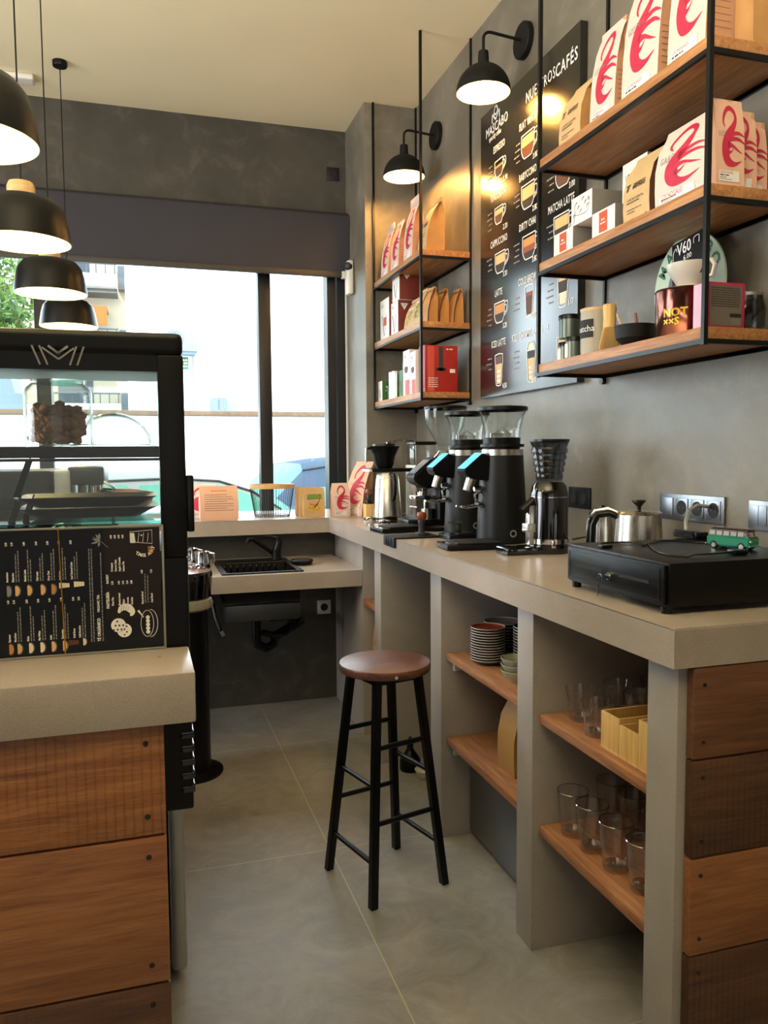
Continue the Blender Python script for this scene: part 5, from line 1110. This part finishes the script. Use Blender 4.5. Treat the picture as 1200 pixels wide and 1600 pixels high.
# ================================================================ stool
t = T('bar_stool', 'round walnut-topped bar stool with black square legs standing in the aisle', 'stool', (.757, 2.465, 0))
B().lathe([(.0001, .708), (.120, .708), (.149, .713), (.152, .720), (.152, .735), (.150, .7385), (.146, .740), (.0001, .740)], 'walnut', 64, mats={0: 'ink_black'}).done('seat', t)
feet = [Vector((.582, 2.568, 0)), Vector((.660, 2.293, 0)), Vector((.926, 2.363, 0)), Vector((.848, 2.636, 0))]
cen = Vector((.754, 2.465, 0)); O = Vector((.757, 2.465, 0)); ang = math.atan2(*(feet[1]-feet[0]).yx)
tops = [cen+(f_-cen)*.56+Vector((0, 0, .710)) for f_ in feet]
for i in range(4):
    b = B(); M, L = ax_matrix(feet[i]-O, tops[i]-O)
    w_ = .0125; vs = []
    for p in (feet[i], tops[i]):
        for a in range(4):
            aa = ang+PI/4+a*PI/2; vs.append(p-O+Vector((w_*1.414*math.cos(aa), w_*1.414*math.sin(aa), 0)))
    b.faces_from(vs, [[0, 1, 5, 4], [1, 2, 6, 5], [2, 3, 7, 6], [3, 0, 4, 7], [4, 5, 6, 7], [3, 2, 1, 0]], 'black_satin'); bmesh.ops.bevel(b.bm, geom=b.bm.edges[:], offset=.002, segments=2, affect='EDGES'); b.done('leg', t)
at_ = lambda i, z: feet[i]+(tops[i]-feet[i])*(z/.71)-O
for i, j, zs in ((0, 1, (.37, .135)), (1, 2, (.49, .255)), (2, 3, (.38, .14)), (3, 0, (.50, .26))):
    for z in zs: B().tube([at_(i, z), at_(j, z)], .0085, 'black_satin', 10).done('rung', t)
b = B()
for i in range(4): b.bar(tops[i]-O-Vector((0, 0, .012)), tops[(i+1) % 4]-O-Vector((0, 0, .012)), .02, 'black_satin')
b.done('top_frame', t)
a_ = Vector((-.062, -1, 0)).normalized(); p = a_*.1515+Vector((0, 0, .724)); B().cyl(p, p+a_*.0035, .0055, 'chrome', seg=16).done('screw', t)

# ================================================================ display case on the left counter
VX0, VX1, VY0, VY1 = -.62, .080, 1.490, 2.02
t = T('display_case', 'black glass-fronted display case standing behind the left counter', 'display case', (-.27, 1.75, .757))
V = lambda: (lambda b: (setattr(b, 'M', Matrix.Translation((.27, -1.75, -.757))), b)[1])(B())
V().box(VX0, VX1, VY0, VY1, .757, 1.235, 'black_satin', .006).done('base_housing', t)
b = V()
for k in range(5): b.box(VX1-.022, VX1+.003, VY0-.002, VY0+.05, .79+.026*k, .802+.026*k, 'grey_metal_paint' if 0 else 'black_gloss', .002)
b.done('vent_fins', t)
V().box(VX0, VX1, VY0, VY1, 1.600, 1.642, 'black_satin', .014, seg=4).done('top_panel', t)
V().box(VX1-.046, VX1, VY0, VY0+.04, 1.235, 1.602, 'black_satin', .004).done('corner_post', t); V().box(VX1-.03, VX1, VY1-.03, VY1, 1.235, 1.602, 'black_satin', .004).done('corner_post', t)
V().box(VX0, VX0+.046, VY0, VY0+.04, 1.235, 1.602, 'black_satin', .004).done('corner_post', t); V().box(VX0, VX0+.03, VY1-.03, VY1, 1.235, 1.602, 'black_satin', .004).done('corner_post', t)
b = V(); b.box(VX0+.046, VX1-.046, VY0+.004, VY0+.034, 1.572, 1.602, 'black_satin').box(VX0+.046, VX1-.046, VY0+.004, VY0+.034, 1.235, 1.248, 'black_satin').done('front_frame', t)
V().box(VX0+.046, VX1-.046, VY0+.016, VY0+.020, 1.246, 1.574, 'vitrine_glass').done('front_glass', t)
V().box(VX0+.03, VX1-.03, VY1-.016, VY1-.012, 1.236, 1.600, 'vitrine_glass').done('rear_glass', t)
V().box(VX1-.008, VX1-.004, VY0+.04, VY1-.03, 1.236, 1.600, 'vitrine_glass').done('side_glass', t)
V().box(VX0+.01, VX1-.03, VY0+.06, VY1-.03, 1.428, 1.434, 'vitrine_glass').box(VX0+.01, VX1-.03, VY0+.055, VY0+.065, 1.424, 1.438, 'black_satin').box(VX0+.01, VX1-.03, VY1-.035, VY1-.027, 1.418, 1.445, 'black_satin').done('shelf', t)
V().tube([(VX0+.01, VY0+.05, 1.415), (VX1-.035, VY0+.05, 1.415)], .003, 'black_satin').done('shelf_rail', t)
V().box(VX0+.01, VX1-.03, VY0+.06, VY1-.03, 1.294, 1.300, 'teal_glass').done('shelf', t)
V().box(VX1, VX1+.014, VY0+.01, VY0+.06, 1.28, 1.385, 'black_plastic', .004).done('door_handle', t)
b = V(); fn = lambda x, z: (x, VY0-.0008, z); cx = -.130   # chevron logo on the upper frame
for s_ in (-1, 1):
    for w_, h_ in ((.042, 0), (.030, 0)): b.ribbon([(cx+s_*w_, 1.612, .003), (cx+s_*(w_-.012), 1.580, .003)], 'ink_grey', lambda x, z: (x, VY0+.0032, z) if z < 1.60 else fn(x, z), 3)
    b.ribbon([(cx+s_*.026, 1.609, .003), (cx, 1.590, .003)], 'ink_grey', lambda x, z: (x, VY0+.0032, z) if z < 1.60 else fn(x, z), 3); b.ribbon([(cx+s_*.016, 1.612, .004), (cx, 1.600, .004)], 'ink_grey', lambda x, z: (x, VY0+.0032, z) if z < 1.60 else fn(x, z), 3)
b.done('chevron_logo', t)
# jar of cookies, cake dome
t = T('cookie_jar', 'clear glass jar full of brown cookies in the display case', 'jar', (-.157, 1.76, 1.4382))
B().lathe([(.0001, 0), (.062, 0), (.066, .006), (.066, .112), (.060, .124), (.052, .130), (.050, .130), (.058, .122), (.0635, .110), (.0635, .008), (.0001, .004)], 'jar_glass', 48).done('jar', t)
B().lathe([(.0001, .131), (.052, .131), (.052, .138), (.0001, .139)], 'jar_glass', 36).done('lid', t)
b = B(); rnd = random.Random(3)
for k in range(150):
    a = rnd.uniform(0, 2*PI); r = .050*math.sqrt(rnd.random()); z = rnd.uniform(.014, .088); tt = bmesh.new(); bmesh.ops.create_icosphere(tt, subdivisions=1, radius=.0125)
    for v in tt.verts: v.co = Vector((v.co.x*rnd.uniform(.8, 1.2)+r*math.cos(a), v.co.y*rnd.uniform(.8, 1.2)+r*math.sin(a), v.co.z*rnd.uniform(.6, .9)+z))
    tt.verts.index_update(); b.faces_from([v.co.copy() for v in tt.verts], [[v.index for v in f.verts] for f in tt.faces], 'cookie'); tt.free()
o = b.done('crumbled_cookies'); tag(o, 'brown crunchy cookies filling the glass jar', 'cookies', None, (-.157, 1.76, 1.4382)); o['kind'] = 'stuff'
t = T('cake_dome', 'clear cake dome with knob on a grooved stand, right of the jar', 'cake dome', (-.055, 1.885, 1.4382))
B().lathe([(.0001, 0), (.088, 0), (.092, .006), (.085, .010), (.0001, .010)], 'jar_glass', 48).done('stand', t)
pr = [(.082*math.cos(a), .012+.068*math.sin(a)) for a in [i*PI/2/12 for i in range(12)]]+[(.004, .080)]
B().lathe(pr+[(max(r-.0025, .002), z-.002) for r, z in pr[::-1]], 'jar_glass', 48).done('dome', t); B().lathe([(.0001, .080), (.006, .082), (.011, .090), (.008, .098), (.0001, .100)], 'jar_glass', 24).done('knob', t)
# trays, tongs and pouches in the lower compartment
for k, z in enumerate((1.3005, 1.3215)):
    t = T('serving_tray', ['lower dark metal tray on the lower glass shelf', 'upper dark metal tray stacked on the other tray'][k], 'tray', (-.100, 1.73, z), 0, 'metal trays in the display case')
    b = B(); vs = []; R_ = ((.095, .07, 0), (.128, .10, .020), (.132, .104, .021), (.128, .10, .0185), (.093, .068, .002))
    for hx, hy, zz in R_:
        for cx_, cy_, a0 in ((1, 1, 0), (-1, 1, 1), (-1, -1, 2), (1, -1, 3)):
            for q in range(5):
                a = (a0+q/4)*PI/2; vs.append((cx_*(hx-.02)+.02*math.cos(a), cy_*(hy-.02)+.02*math.sin(a), zz))
    b.faces_from(vs, [[j*20+i, j*20+(i+1) % 20, (j+1)*20+(i+1) % 20, (j+1)*20+i] for j in range(4) for i in range(20)]+[list(range(20)), [80+i for i in range(20)]], 'steel_dark'); b.done('tray', t)
for k in range(3):
    b = B(); x0 = (-.245, -.225, -.215)[k]; z0 = (1.26, 1.345, 1.30)[k]
    b.M = Matrix.Translation((x0, 1.60+.03*k, z0)) @ Matrix.Rotation(.35, 4, 'Y')
    b.box(-.006, .006, -.001, .001, 0, (.085, .075, .04)[k], 'black_satin', .0004).tube([(0, 0, (.085, .075, .04)[k]), (0, 0, (.085, .075, .04)[k]+.012)], .0015, 'black_satin', 6)
    tag(b.done('price_stick'), ['lowest black price tag stick at the left inside the display case', 'highest black price tag stick hung from the case rail', 'middle black price tag stick in the display case'][k], 'price tag', 'price tag sticks in the display case')
t = T('steel_ladle', 'crumpled shiny steel serving tongs at the bottom of the display case', 'tongs', (-.16, 1.62, 1.236)); B().tube([(-.05, 0, .012), (-.02, 0, .028), (.005, 0, .055), (.018, 0, .058), (.022, 0, .03), (.0, 0, .012), (-.02, 0, .008)], .008, 'chrome', 8, rs=[.003, .008, .005, .004, .006, .009, .003]).done('tongs_body', t)
coffee_bag('gift_bag', 'brown paper bag lying inside the display case bottom', 'paper bag', .085, .04, .055, 'kraft', 'kraft', (-.085, 1.60, 1.236), 0, None, None, 'flat', lean=.3)
# espresso machine behind
t = T('espresso_machine', 'black and steel espresso machine seen through the display case', 'espresso machine', (-.28, 2.85, .9405))
B().box(-.28, .02, -.18, .22, .06, .44, 'black_satin', .015).done('body', t); B().box(.02, .07, -.18, .22, .10, .44, 'grey_metal_paint', .01).done('side_panel', t)
b = B(); b.box(.06, .22, -.20, .20, .02, .07, 'steel_dark', .004); b.done('drip_tray', t)
b = B()
for k in range(16): b.box(.065, .215, -.19+.025*k, -.183+.025*k, .070, .375 if 0 else .077, 'chrome')
b.done('drip_grid', t); B().box(.06, .17, -.17, .19, .39, .45, 'steel_dark', .01).done('head_cover', t)
for y in (-.10, .08):
    o = B().cyl((.12, y, .355), (.12, y, .395), .036, 'chrome').done('group_head', t); B().tube([(.15, y, .365), (.19, y-.02, .362), (.21, y-.03, .360)], .008, 'chrome').tube([(.20, y-.025, .360), (.25, y-.05, .355), (.31, y-.08, .345)], .014, 'red_wood', 12, rs=[.009, .014, .016]).done('portafilter', o)
B().tube([(.17, -.17, .40), (.20, -.19, .38), (.19, -.19, .22), (.15, -.18, .14)], .005, 'chrome', 8).done('steam_wand', t)
for sx in (-.2, .15):
    for sy in (-.15, .17): B().cyl((sx, sy, 0), (sx, sy, .06), .018, 'chrome', seg=12).done('foot', t)
# menu standing on the slab, laid on its side so the print reads upwards
t = T('table_menu', 'dark laminated menu turned on its side, standing against the display case', 'menu', (-.18, 1.476, ZT))
MX0, MX1, MH = -.215, .213, .222
B().box(MX0-.004, MX1+.004, -.001, .003, .0005, MH+.004, 'clear_frame', .001).done('clear_sleeve', t)
b = B(); b.box(MX0, MX1-.003, -.0035, -.0015, .004, MH, 'menu_navy').box(MX1-.098, MX1-.003, -.0042, -.0034, .06, MH, 'menu_brown').done('sheet', t)
for X0_, X1_, Z0_, Z1_ in ((MX0-.004, MX1+.004, .0005, .0035), (MX0-.004, MX1+.004, MH+.001, MH+.004), (MX1+.0, MX1+.004, .0035, MH+.001)): B().box(X0_, X1_, -.0055, .0035, Z0_, Z1_, 'kraft_light' if 0 else 'clear_poly', .001).done('sleeve_edge', t)
b = B(); b.tube([(MX1-.172, -.006, MH+.004), (MX1-.167, -.006, .0005)], .0011, 'gold', 6).done('elastic_band', t)
# print: u runs down the sheet (towards +x), v runs along the line (upwards)
b = B(); fn = lambda x, z: (x, -.0047, z); UP = PI/2; w = 'chalk_white'
X = lambda px: MX1-.003-(253-px)*.00101          # menu columns measured from the sheet's right edge
Zp = lambda py: .004+(1030-py)*.00112*.99
def up(txt, px, py, size, m=w, bold=.0002, sx=.85): b.text(txt, size, X(px), Zp(py), m, fn, rot=UP, sx=sx, bold=bold)
up('TÉ ORGÁNICO', 147, 1014, .0072, bold=.0003); up('ORGANIC TEA', 147, 967, .0055)
up('PASTELERÍA', 163, 962, .0066, bold=.0003); up('BAKERY', 163, 922, .0054)
lo = ['Espresso', 'Macchiato', 'Moka', 'Flat White', 'Latte', 'Capuccino', 'Cold Brew', 'Café Bombón']; hi = ['Americano', 'Babyccino', 'Matcha Latte', 'Chai Latte', 'Dirty Chai', 'Iced Latte', 'Iced Caramel Latte']
plo = ['1.60', '2.10', '2.50', '3.00', '3.20', '2.70', '5.00', '2.50']; phi = ['2.20', '2.40', '3.80', '3.60', '3.80', '4.50', '5.00']
lx = [3, 12, 32, 50, 68, 87, 106, 115]
for k, (a, p) in enumerate(zip(lo, plo)):
    up(a, lx[k], 1006, .0046); up(p, lx[k], 946, .0044)
    for j in range(2): 
        if k not in (6, 0): b.words(0, 0, .045+.008*((k+j) % 3), .0017, 'ink_grey', lambda x, z, X_=X(lx[k]+5+4*j): (X_-z, -.0047, Zp(1006)+x), k*3+j)
for k, (a, p) in enumerate(zip(hi, phi)):
    xx = [3, 12, 31, 50, 68, 86, 105][k]; up(a, xx, 912, .0046); up(p, xx, 856, .0044)
    for j in range(2 if k else 0): b.words(0, 0, .040+.008*((k+j) % 3), .0017, 'ink_grey', lambda x, z, X_=X(xx+5+4*j): (X_-z, -.0047, Zp(912)+x), k*5+j)
for k, (xx, l) in enumerate(((134, .17), (138, .17), (153, .16))): b.words(0, 0, l, .0017, 'ink_grey', lambda x, z, X_=X(xx): (X_-z, -.0047, Zp(1014)+x), k)
for k, (a, p) in enumerate((('Pizza Pita', '3.50'), ('Banana bread', '4.00'), ('Alfajor', '3.00'), ('Brownie', '3.50'), ('Cookies', '2.80'))):
    xx = [171, 182, 189, 196, 203][k]; up(a, xx, 958, .0048); up(p, xx, 924, .0044)
for k, a in enumerate(('Croissant', 'Carrot Cake', 'Apple Crumble', 'Lemon Pie')): up(a, 171+6.5*k, 903, .0048); up('4.00', 171+6.5*k, 850, .0044)
up('Granola Bowl', 221, 958, .0048); up('6.50', 221, 908, .0044); up('Açaí Bowl', 237, 956, .0048); up('7.50', 237, 908, .0044)
for k in range(2): b.words(0, 0, .052, .0017, 'ink_grey', lambda x, z, X_=X(226+4.5*k): (X_-z, -.0047, Zp(956)+x), k)
for i, ch in enumerate('TAKE AWAY'):
    a = 4.0+i*.22; b.text(ch, .0078, X(222)+.020*math.cos(a+.3), Zp(858)+.023*math.sin(a+.1), w, fn, 'CENTER', rot=a+PI/2+.2, bold=.0003)
b.done('lettering', t)
b = B()
def ring2(cx, cz, rx, rz, wd, m=w, n=20, a0=0, a1=2*PI): b.ribbon([(cx+rx*math.cos(a0+(a1-a0)*i/n), cz+rz*math.sin(a0+(a1-a0)*i/n), wd) for i in range(n+1)], m, fn, 1)
def disc(cx, cz, r, m, off=-.0049, ry=None): b.flat([(cx+r*math.cos(a), cz+(ry or r)*math.sin(a)) for a in [i*PI/10 for i in range(20)]], m, lambda x, z: (x, off, z))
cx, cz = X(179), Zp(990); disc(cx+.010, cz-.010, .0125, w, -.0046); disc(cx, cz, .0125, w, -.0049); ring2(cx, cz, .0125, .0125, .0008, 'ink_black')
for i in range(7): disc(cx-.008+.0055*(i % 3)+.001*i, cz-.008+.0075*(i//3), .0017, 'ink_black', -.0053)
for i in range(4): disc(cx+.010+.004*(i % 2), cz-.018+.005*i, .0015, 'ink_black', -.0053)
b.ribbon([(X(180), Zp(970), .004), (X(186), Zp(962), .011), (X(196), Zp(962), .013), (X(203), Zp(970), .010), (X(200), Zp(976), .003)], w, fn)
for i in range(4): b.ribbon([(X(183+4*i), Zp(972-2*i), .0006), (X(186+4*i), Zp(958+i), .0006)], 'ink_black', lambda x, z: (x, -.0052, z))
ring2(X(228), Zp(990), .011, .024, .0009); ring2(X(233), Zp(990), .013, .025, .0009, a0=-PI/2, a1=PI/2)
for i in range(5): disc(X(229), Zp(1004-6*i), .0035, w); ring2(X(229), Zp(1004-6*i), .0018, .0018, .0006, 'ink_black', 10)
b.ribbon([(X(213), Zp(968), .0035), (X(222), Zp(980), .001)], w, fn)
ring2(X(222), Zp(846), .001, .001, .001)
b.ribbon([(X(203), Zp(856), .0009), (X(203), Zp(840), .0009), (X(240), Zp(838), .0009), (X(240), Zp(860), .0009), (X(203), Zp(856), .0009)], w, fn, 1).flat([(X(203), Zp(858)), (X(212), Zp(858)), (X(210), Zp(842)), (X(203), Zp(842))], w, fn)
for i in range(3): b.ribbon([(X(216+8*i), Zp(857), .0007), (X(218+8*i), Zp(842), .0007)], w, fn, 1)
for i in range(8): disc(X(234+(i % 3)*3), Zp(868-(i//3)*4+6), .0016, 'coffee_tan')
b.ribbon([(X(166), Zp(864), .0008), (X(152), Zp(852), .0008), (X(141), Zp(846), .0008)], 'ink_grey', fn)
for dx, dz in ((-.012, .004), (-.006, .012), (-.014, -.004), (-.002, -.010), (.0, .014)): b.ribbon([(X(152), Zp(853), .0004), (X(152)+dx*.5, Zp(853)+dz*.6, .004), (X(152)+dx, Zp(853)+dz, .0004)], 'ink_grey', fn)
def mcup(px, py, m, s_=1, gl=False):
    x, z = X(px), Zp(py)
    if gl: b.flat([(x-.009*s_, z-.005), (x+.008*s_, z-.0035), (x+.008*s_, z+.0035), (x-.009*s_, z+.005)], m, fn); return
    disc(x, z, .0062*s_, m, -.0047, .0088*s_); b.flat([(x-.007*s_, z-.0095*s_), (x-.0012, z-.0095*s_), (x-.0012, z+.0095*s_), (x-.007*s_, z+.0095*s_)], 'menu_navy', lambda x, z: (x, -.0048, z)); ring2(x, z, .0074*s_, .0098*s_, .0007, 'ink_grey', 14, -PI/2, PI/2)
for k, px in enumerate((3, 16, 34, 52, 70, 88)): mcup(px, 1017, ['coffee_tan', 'coffee_cream', 'coffee_pale', 'coffee_pale', 'coffee_cream', 'coffee_cream'][k])
mcup(105, 1013, 'coffee_brown', 1, True); mcup(121, 1013, 'coffee_pale', .7)
for k, px in enumerate((3, 16, 35, 56, 73)): mcup(px, 926, ['ink_grey', 'coffee_cream', 'coffee_cream', 'coffee_cream', 'coffee_tan'][k])
mcup(93, 921, 'coffee_pale', 1, True); mcup(117, 920, 'coffee_pale', 1, True)
b.done('drawings', t)

# ================================================================ the street outside
ST(B().box(-25, 25, 5.3, 60, -.35, -.15, 'ext_ground').done('ground'))
tag(B().box(-9, 9, 11.8, 12.0, -.15, 2.00, 'ext_white', .01).box(-9, 9, 11.76, 12.04, 2.00, 2.075, 'ext_brick', .01).done('garden_wall'), 'low white garden wall with brick coping across the street', 'wall')
t = T('white_building', 'large white rendered building behind the garden wall', 'building', (5, 13.5, -.15)); B().box(-5.15, 7, 0, 6, 0, 10, 'ext_white').done('wall', t)
B().tube([(-4.12, -.05, 2.0), (-4.12, -.05, 3.6)], .012, 'ext_bluewhite', 8).done('drainpipe', t)
for x, z, w_, h_, l in ((.68, 3.1, .52, .36, 'upper air conditioner on the white building, above the green sign'), (1.33, 2.13, .42, .24, 'lower air conditioner behind the garden wall')):
    t = T('air_conditioner', l, 'air conditioner', (x, 13.3, z), 0, 'air conditioners on the white building'); B().box(-w_/2, w_/2, -.12, .19, 0, h_, 'ext_bluewhite', .01).done('housing', t)
    b = B(); 
    for k in range(5): b.lathe([(.02+.028*k, 0), (.026+.028*k, 0), (.026+.028*k, .004), (.02+.028*k, .004), (.02+.028*k, 0)], 'ext_grey', 28, M=Matrix.Translation((-w_*.18, -.12, h_/2)) @ Matrix.Rotation(PI/2, 4, 'X'))
    b.box(-w_*.42, w_*.10, -.1205, -.119, h_*.08, h_*.92, 'ext_bluewhite').box(-w_*.18-.005, -w_*.18+.005, -.126, -.12, h_/2-.13*h_/.4, h_/2+.13*h_/.4, 'ext_grey'); b.done('fan_grille', t)
    B().box(-w_/2+.03, w_/2-.03, -.08, .195, -.04, 0, 'ext_bluewhite').done('bracket', t)
t = T('street_sign', 'small green sign on the white building under the air conditioner', 'sign', (.735, 13.49, 2.94)); B().box(-.07, .07, -.02, 0, -.10, .10, 'sign_green', .004).box(-.085, .085, -.012, 0, -.12, .12, 'ext_white').done('sign_panel', t)
b = B(); 
for k in range(3): b.words(-.05, .05-.05*k, .1, .02, 'ext_white', lambda x, z: (x, -.0215, z), k)
b.done('lettering', t)
# balconied apartment house far behind
t = T('apartment_building', 'distant cream apartment house with stepped balconies and orange awning', 'building', (-1.1, 26, -.15)); B().box(-2.2, 1.05, 0, 8, 0, 12, 'ext_cream').done('wall', t)
for k in range(6):
    z = 2.6+1.9*k; o = B().box(-1.6, .6, -.9, 0, z, z+.12, 'ext_grey').box(-1.6, .6, -.9, -.84, z+.12, z+.55, 'ext_white').done('balcony', t)
    b = B(); 
    for j in range(9): b.box(-1.55+.26*j, -1.52+.26*j, -.88, -.85, z+.55, z+.85, 'ext_grey')
    b.box(-1.6, .6, -.89, -.84, z+.83, z+.87, 'ext_grey').done('railing', o)
    B().box(-1.2, -.2, -.02, .02, z+.15, z+1.5, 'ext_grey').done('window', t); B().box(.62, 1.15, -.5, 0, z+.2, z+.9, 'ext_grey', .02).done('window', t)
b = B(); b.prism([(-1.0, 5.9), (.3, 5.9), (.3, 6.0), (-1.0, 6.0)], -.95, -.02, 'ext_orange').box(-1.0, .3, -.97, -.93, 5.45, 6.0, 'ext_orange').done('awning', t)
for nm, x0, z0, l in (('apartment_building', -6.5, 7.4, 'pale building at far left behind the tree'),):
    t = T(nm, l, 'building', (x0, 30, -.15)); B().box(-3, 3.2, 0, 6, 0, z0, 'ext_bluewhite').done('wall', t)
    for j in range(3): B().box(-2+1.6*j, -1.2+1.6*j, -.03, .02, 4.4, 5.6, 'ext_grey').done('window', t)
# tree and palm
def leafy(bm_, c, rad, n, size, m, rnd, flat_=1.0):
    for _ in range(n):
        while True:
            p = Vector((rnd.uniform(-1, 1), rnd.uniform(-1, 1), rnd.uniform(-1, 1)))
            if .25 < p.length < 1: break
        p = Vector((p.x*rad[0], p.y*rad[1], p.z*rad[2]))+c; u = Vector((rnd.gauss(0, 1), rnd.gauss(0, 1), rnd.gauss(0, 1))).normalized(); v = u.orthogonal().normalized(); s_ = size*rnd.uniform(.6, 1.3)
        bm_.faces_from([p-u*s_, p+v*s_*.45, p+u*s_, p-v*s_*.45], [[0, 1, 2, 3]], m)
rnd = random.Random(11)
t = T('tree', 'leafy green street tree at the left of the window', 'tree', (-2.75, 16, -.15)); b = B()
for c, r, n in (((0, 0, 4.7), (1.2, 1.0, .95), 2300), ((-.9, 0, 3.7), (1.1, .9, .9), 1500), ((.35, .2, 3.7), (.75, .8, .7), 1000), ((-.3, 0, 5.5), (.9, .8, .6), 900), ((-1.5, .4, 4.8), (1, .9, 1), 1200)): leafy(b, Vector(c), r, n, .085, 'leaf', rnd)
b.done('foliage', t); B().tube([(0, 0, 0), (.05, 0, 1.5), (-.05, 0, 2.8), (-.2, 0, 3.8), (.1, 0, 4.9)], .12, 'bark', 10, rs=[.16, .13, .11, .08, .04]).tube([(-.05, 0, 2.6), (.4, 0, 3.4), (.7, 0, 4.1)], .05, 'bark', 8).done('trunk', t)
t = T('palm', 'spiky yellow-green palm seen through the display case', 'palm', (-.42, 12.7, 1.55)); b = B()
for k in range(46):
    a = rnd.uniform(0, 2*PI); e = rnd.uniform(.35, 1.4); L = rnd.uniform(.45, .75); p = [Vector((math.cos(a)*math.cos(e)*L*q, math.sin(a)*math.cos(e)*L*q, math.sin(e)*L*q-.25*q*q*L)) for q in (0, .33, .66, 1)]; sd = Vector((-math.sin(a), math.cos(a), 0))*.022
    vs = [];
    for i, q in enumerate(p): k2 = (1, 1.2, .8, .1)[i]; vs += [q-sd*k2, q+sd*k2]
    b.faces_from(vs, [[0, 1, 3, 2], [2, 3, 5, 4], [4, 5, 7, 6]], 'leaf_palm')
b.done('fronds', t); B().tube([(0, 0, -1.7), (0, 0, -.02)], .09, 'bark', 12).done('trunk', t)
# parked cars
def car(label, loc, rz, paint, glass, L=4.3, Wd=1.75, Hh=1.46):
    t = T('car', label, 'car', loc, rz); hw = Wd/2
    # stations along the length (x), from tail to nose: x, belt half width, sill z, belt z
    st = [(-L/2, .80, .45, .80), (-L/2+.12, .92, .30, .95), (-L*.33, 1, .22, .98), (-L*.1, 1, .20, .97), (L*.15, 1, .20, .95), (L*.27, .98, .22, .92), (L*.40, .92, .26, .84), (L/2-.1, .82, .32, .70), (L/2, .70, .40, .58)]
    b = B(); vs = []
    for x, k, z0, z1 in st:
        for s_, z in ((-.94, z0), (-1.0, (z0+z1)/2), (-.97, z1-.06), (-.88, z1), (.88, z1), (.97, z1-.06), (1.0, (z0+z1)/2), (.94, z0)): vs.append((x, s_*hw*k, z))
    n = 8; b.faces_from(vs, [[i*n+j, i*n+(j+1) % n, (i+1)*n+(j+1) % n, (i+1)*n+j] for i in range(len(st)-1) for j in range(n)]+[list(range(n)), [(len(st)-1)*n+j for j in range(n)]], paint); b.done('body', t, ang=50)
    # cabin: belt profile and roof profile
    cb = [(-L*.42, .95, .86), (-L*.36, 1.22, .80), (-L*.28, Hh-.08, .74), (-L*.16, Hh-.015, .72), (-L*.03, Hh, .71), (L*.07, Hh-.03, .70), (L*.14, Hh-.13, .70), (L*.20, 1.16, .76), (L*.27, .93, .84)]
    b = B(); vs = []
    for x, z, k in cb: vs += [(x, -hw*.90, .93), (x, -hw*(k+.04), z-.09 if z > 1.3 else .5*(z+.93)), (x, -hw*k*.93, z-.012), (x, 0, z), (x, hw*k*.93, z-.012), (x, hw*(k+.04), z-.09 if z > 1.3 else .5*(z+.93)), (x, hw*.90, .93)]
    n = 7; fs = []; ms = []
    for i in range(len(cb)-1):
        for j in range(6): fs.append([i*n+j, i*n+j+1, (i+1)*n+j+1, (i+1)*n+j]); ms.append(glass if (i in (0, 1) or i >= 6) and 1 <= j <= 4 else paint)
    f = b.faces_from(vs, fs, paint)
    for q, m in zip(f, ms): q.material_index = b.mi(m)
    b.done('cabin', t, ang=50)
    for s_ in (-1, 1):
        for x0, x1, a, c in ((-L*.27, -L*.11, .10, .02), (-L*.095, L*.05, .02, .02), (L*.065, L*.19, .02, .20)):
            b = B(); y0, y1 = s_*(hw*.905+.006), s_*(hw*.775+.008); b.faces_from([(x0, y0, .96), (x1, y0, .96), (x1-c, y1, 1.32 if c < .1 else 1.20), (x0+a, y1, 1.32), ], [[0, 1, 2, 3]], glass); b.done('side_window', t)
        b = B(); b.box(L*.185, L*.215, s_*hw*1.02-.06*(s_ < 0), s_*hw*1.02+.06*(s_ > 0)+.0, .93, 1.03, paint, .01); b.done('wing_mirror', t)
        for x in (-L*.31, L*.31):
            o = B().cyl((x, s_*(hw-.20), .31), (x, s_*(hw-.005), .31), .31, 'tyre', seg=32).done('wheel', t); B().cyl((x, s_*(hw-.005), .31), (x, s_*(hw+.002), .31), .19, 'grey_metal_paint', seg=20).done('hubcap', o)
        B().tube([(x, s_*hw*(k+.045), z-.085) for x, z, k in cb[2:8]], .010, 'tyre', 6).done('roof_gasket', t)
    for s_ in (-1, 1): B().box(L/2-.12, L/2-.03, s_*hw*.62-.13, s_*hw*.62+.13, .60, .68, 'ext_bluewhite', .02).done('headlight', t)
    B().box(-L/2+.0, -L/2+.04, -.26, .26, .55, .66, 'ext_white', .004).done('number_plate', t)
car('silver car parked right outside the window', (.38, 7.95, -.15), 0, 'car_silver', 'car_window')
car('dark blue-grey car parked beyond the silver one', (2.95, 10.2, -.15), .12, 'car_dark', 'car_window_blue', 4.2, 1.72, 1.56)
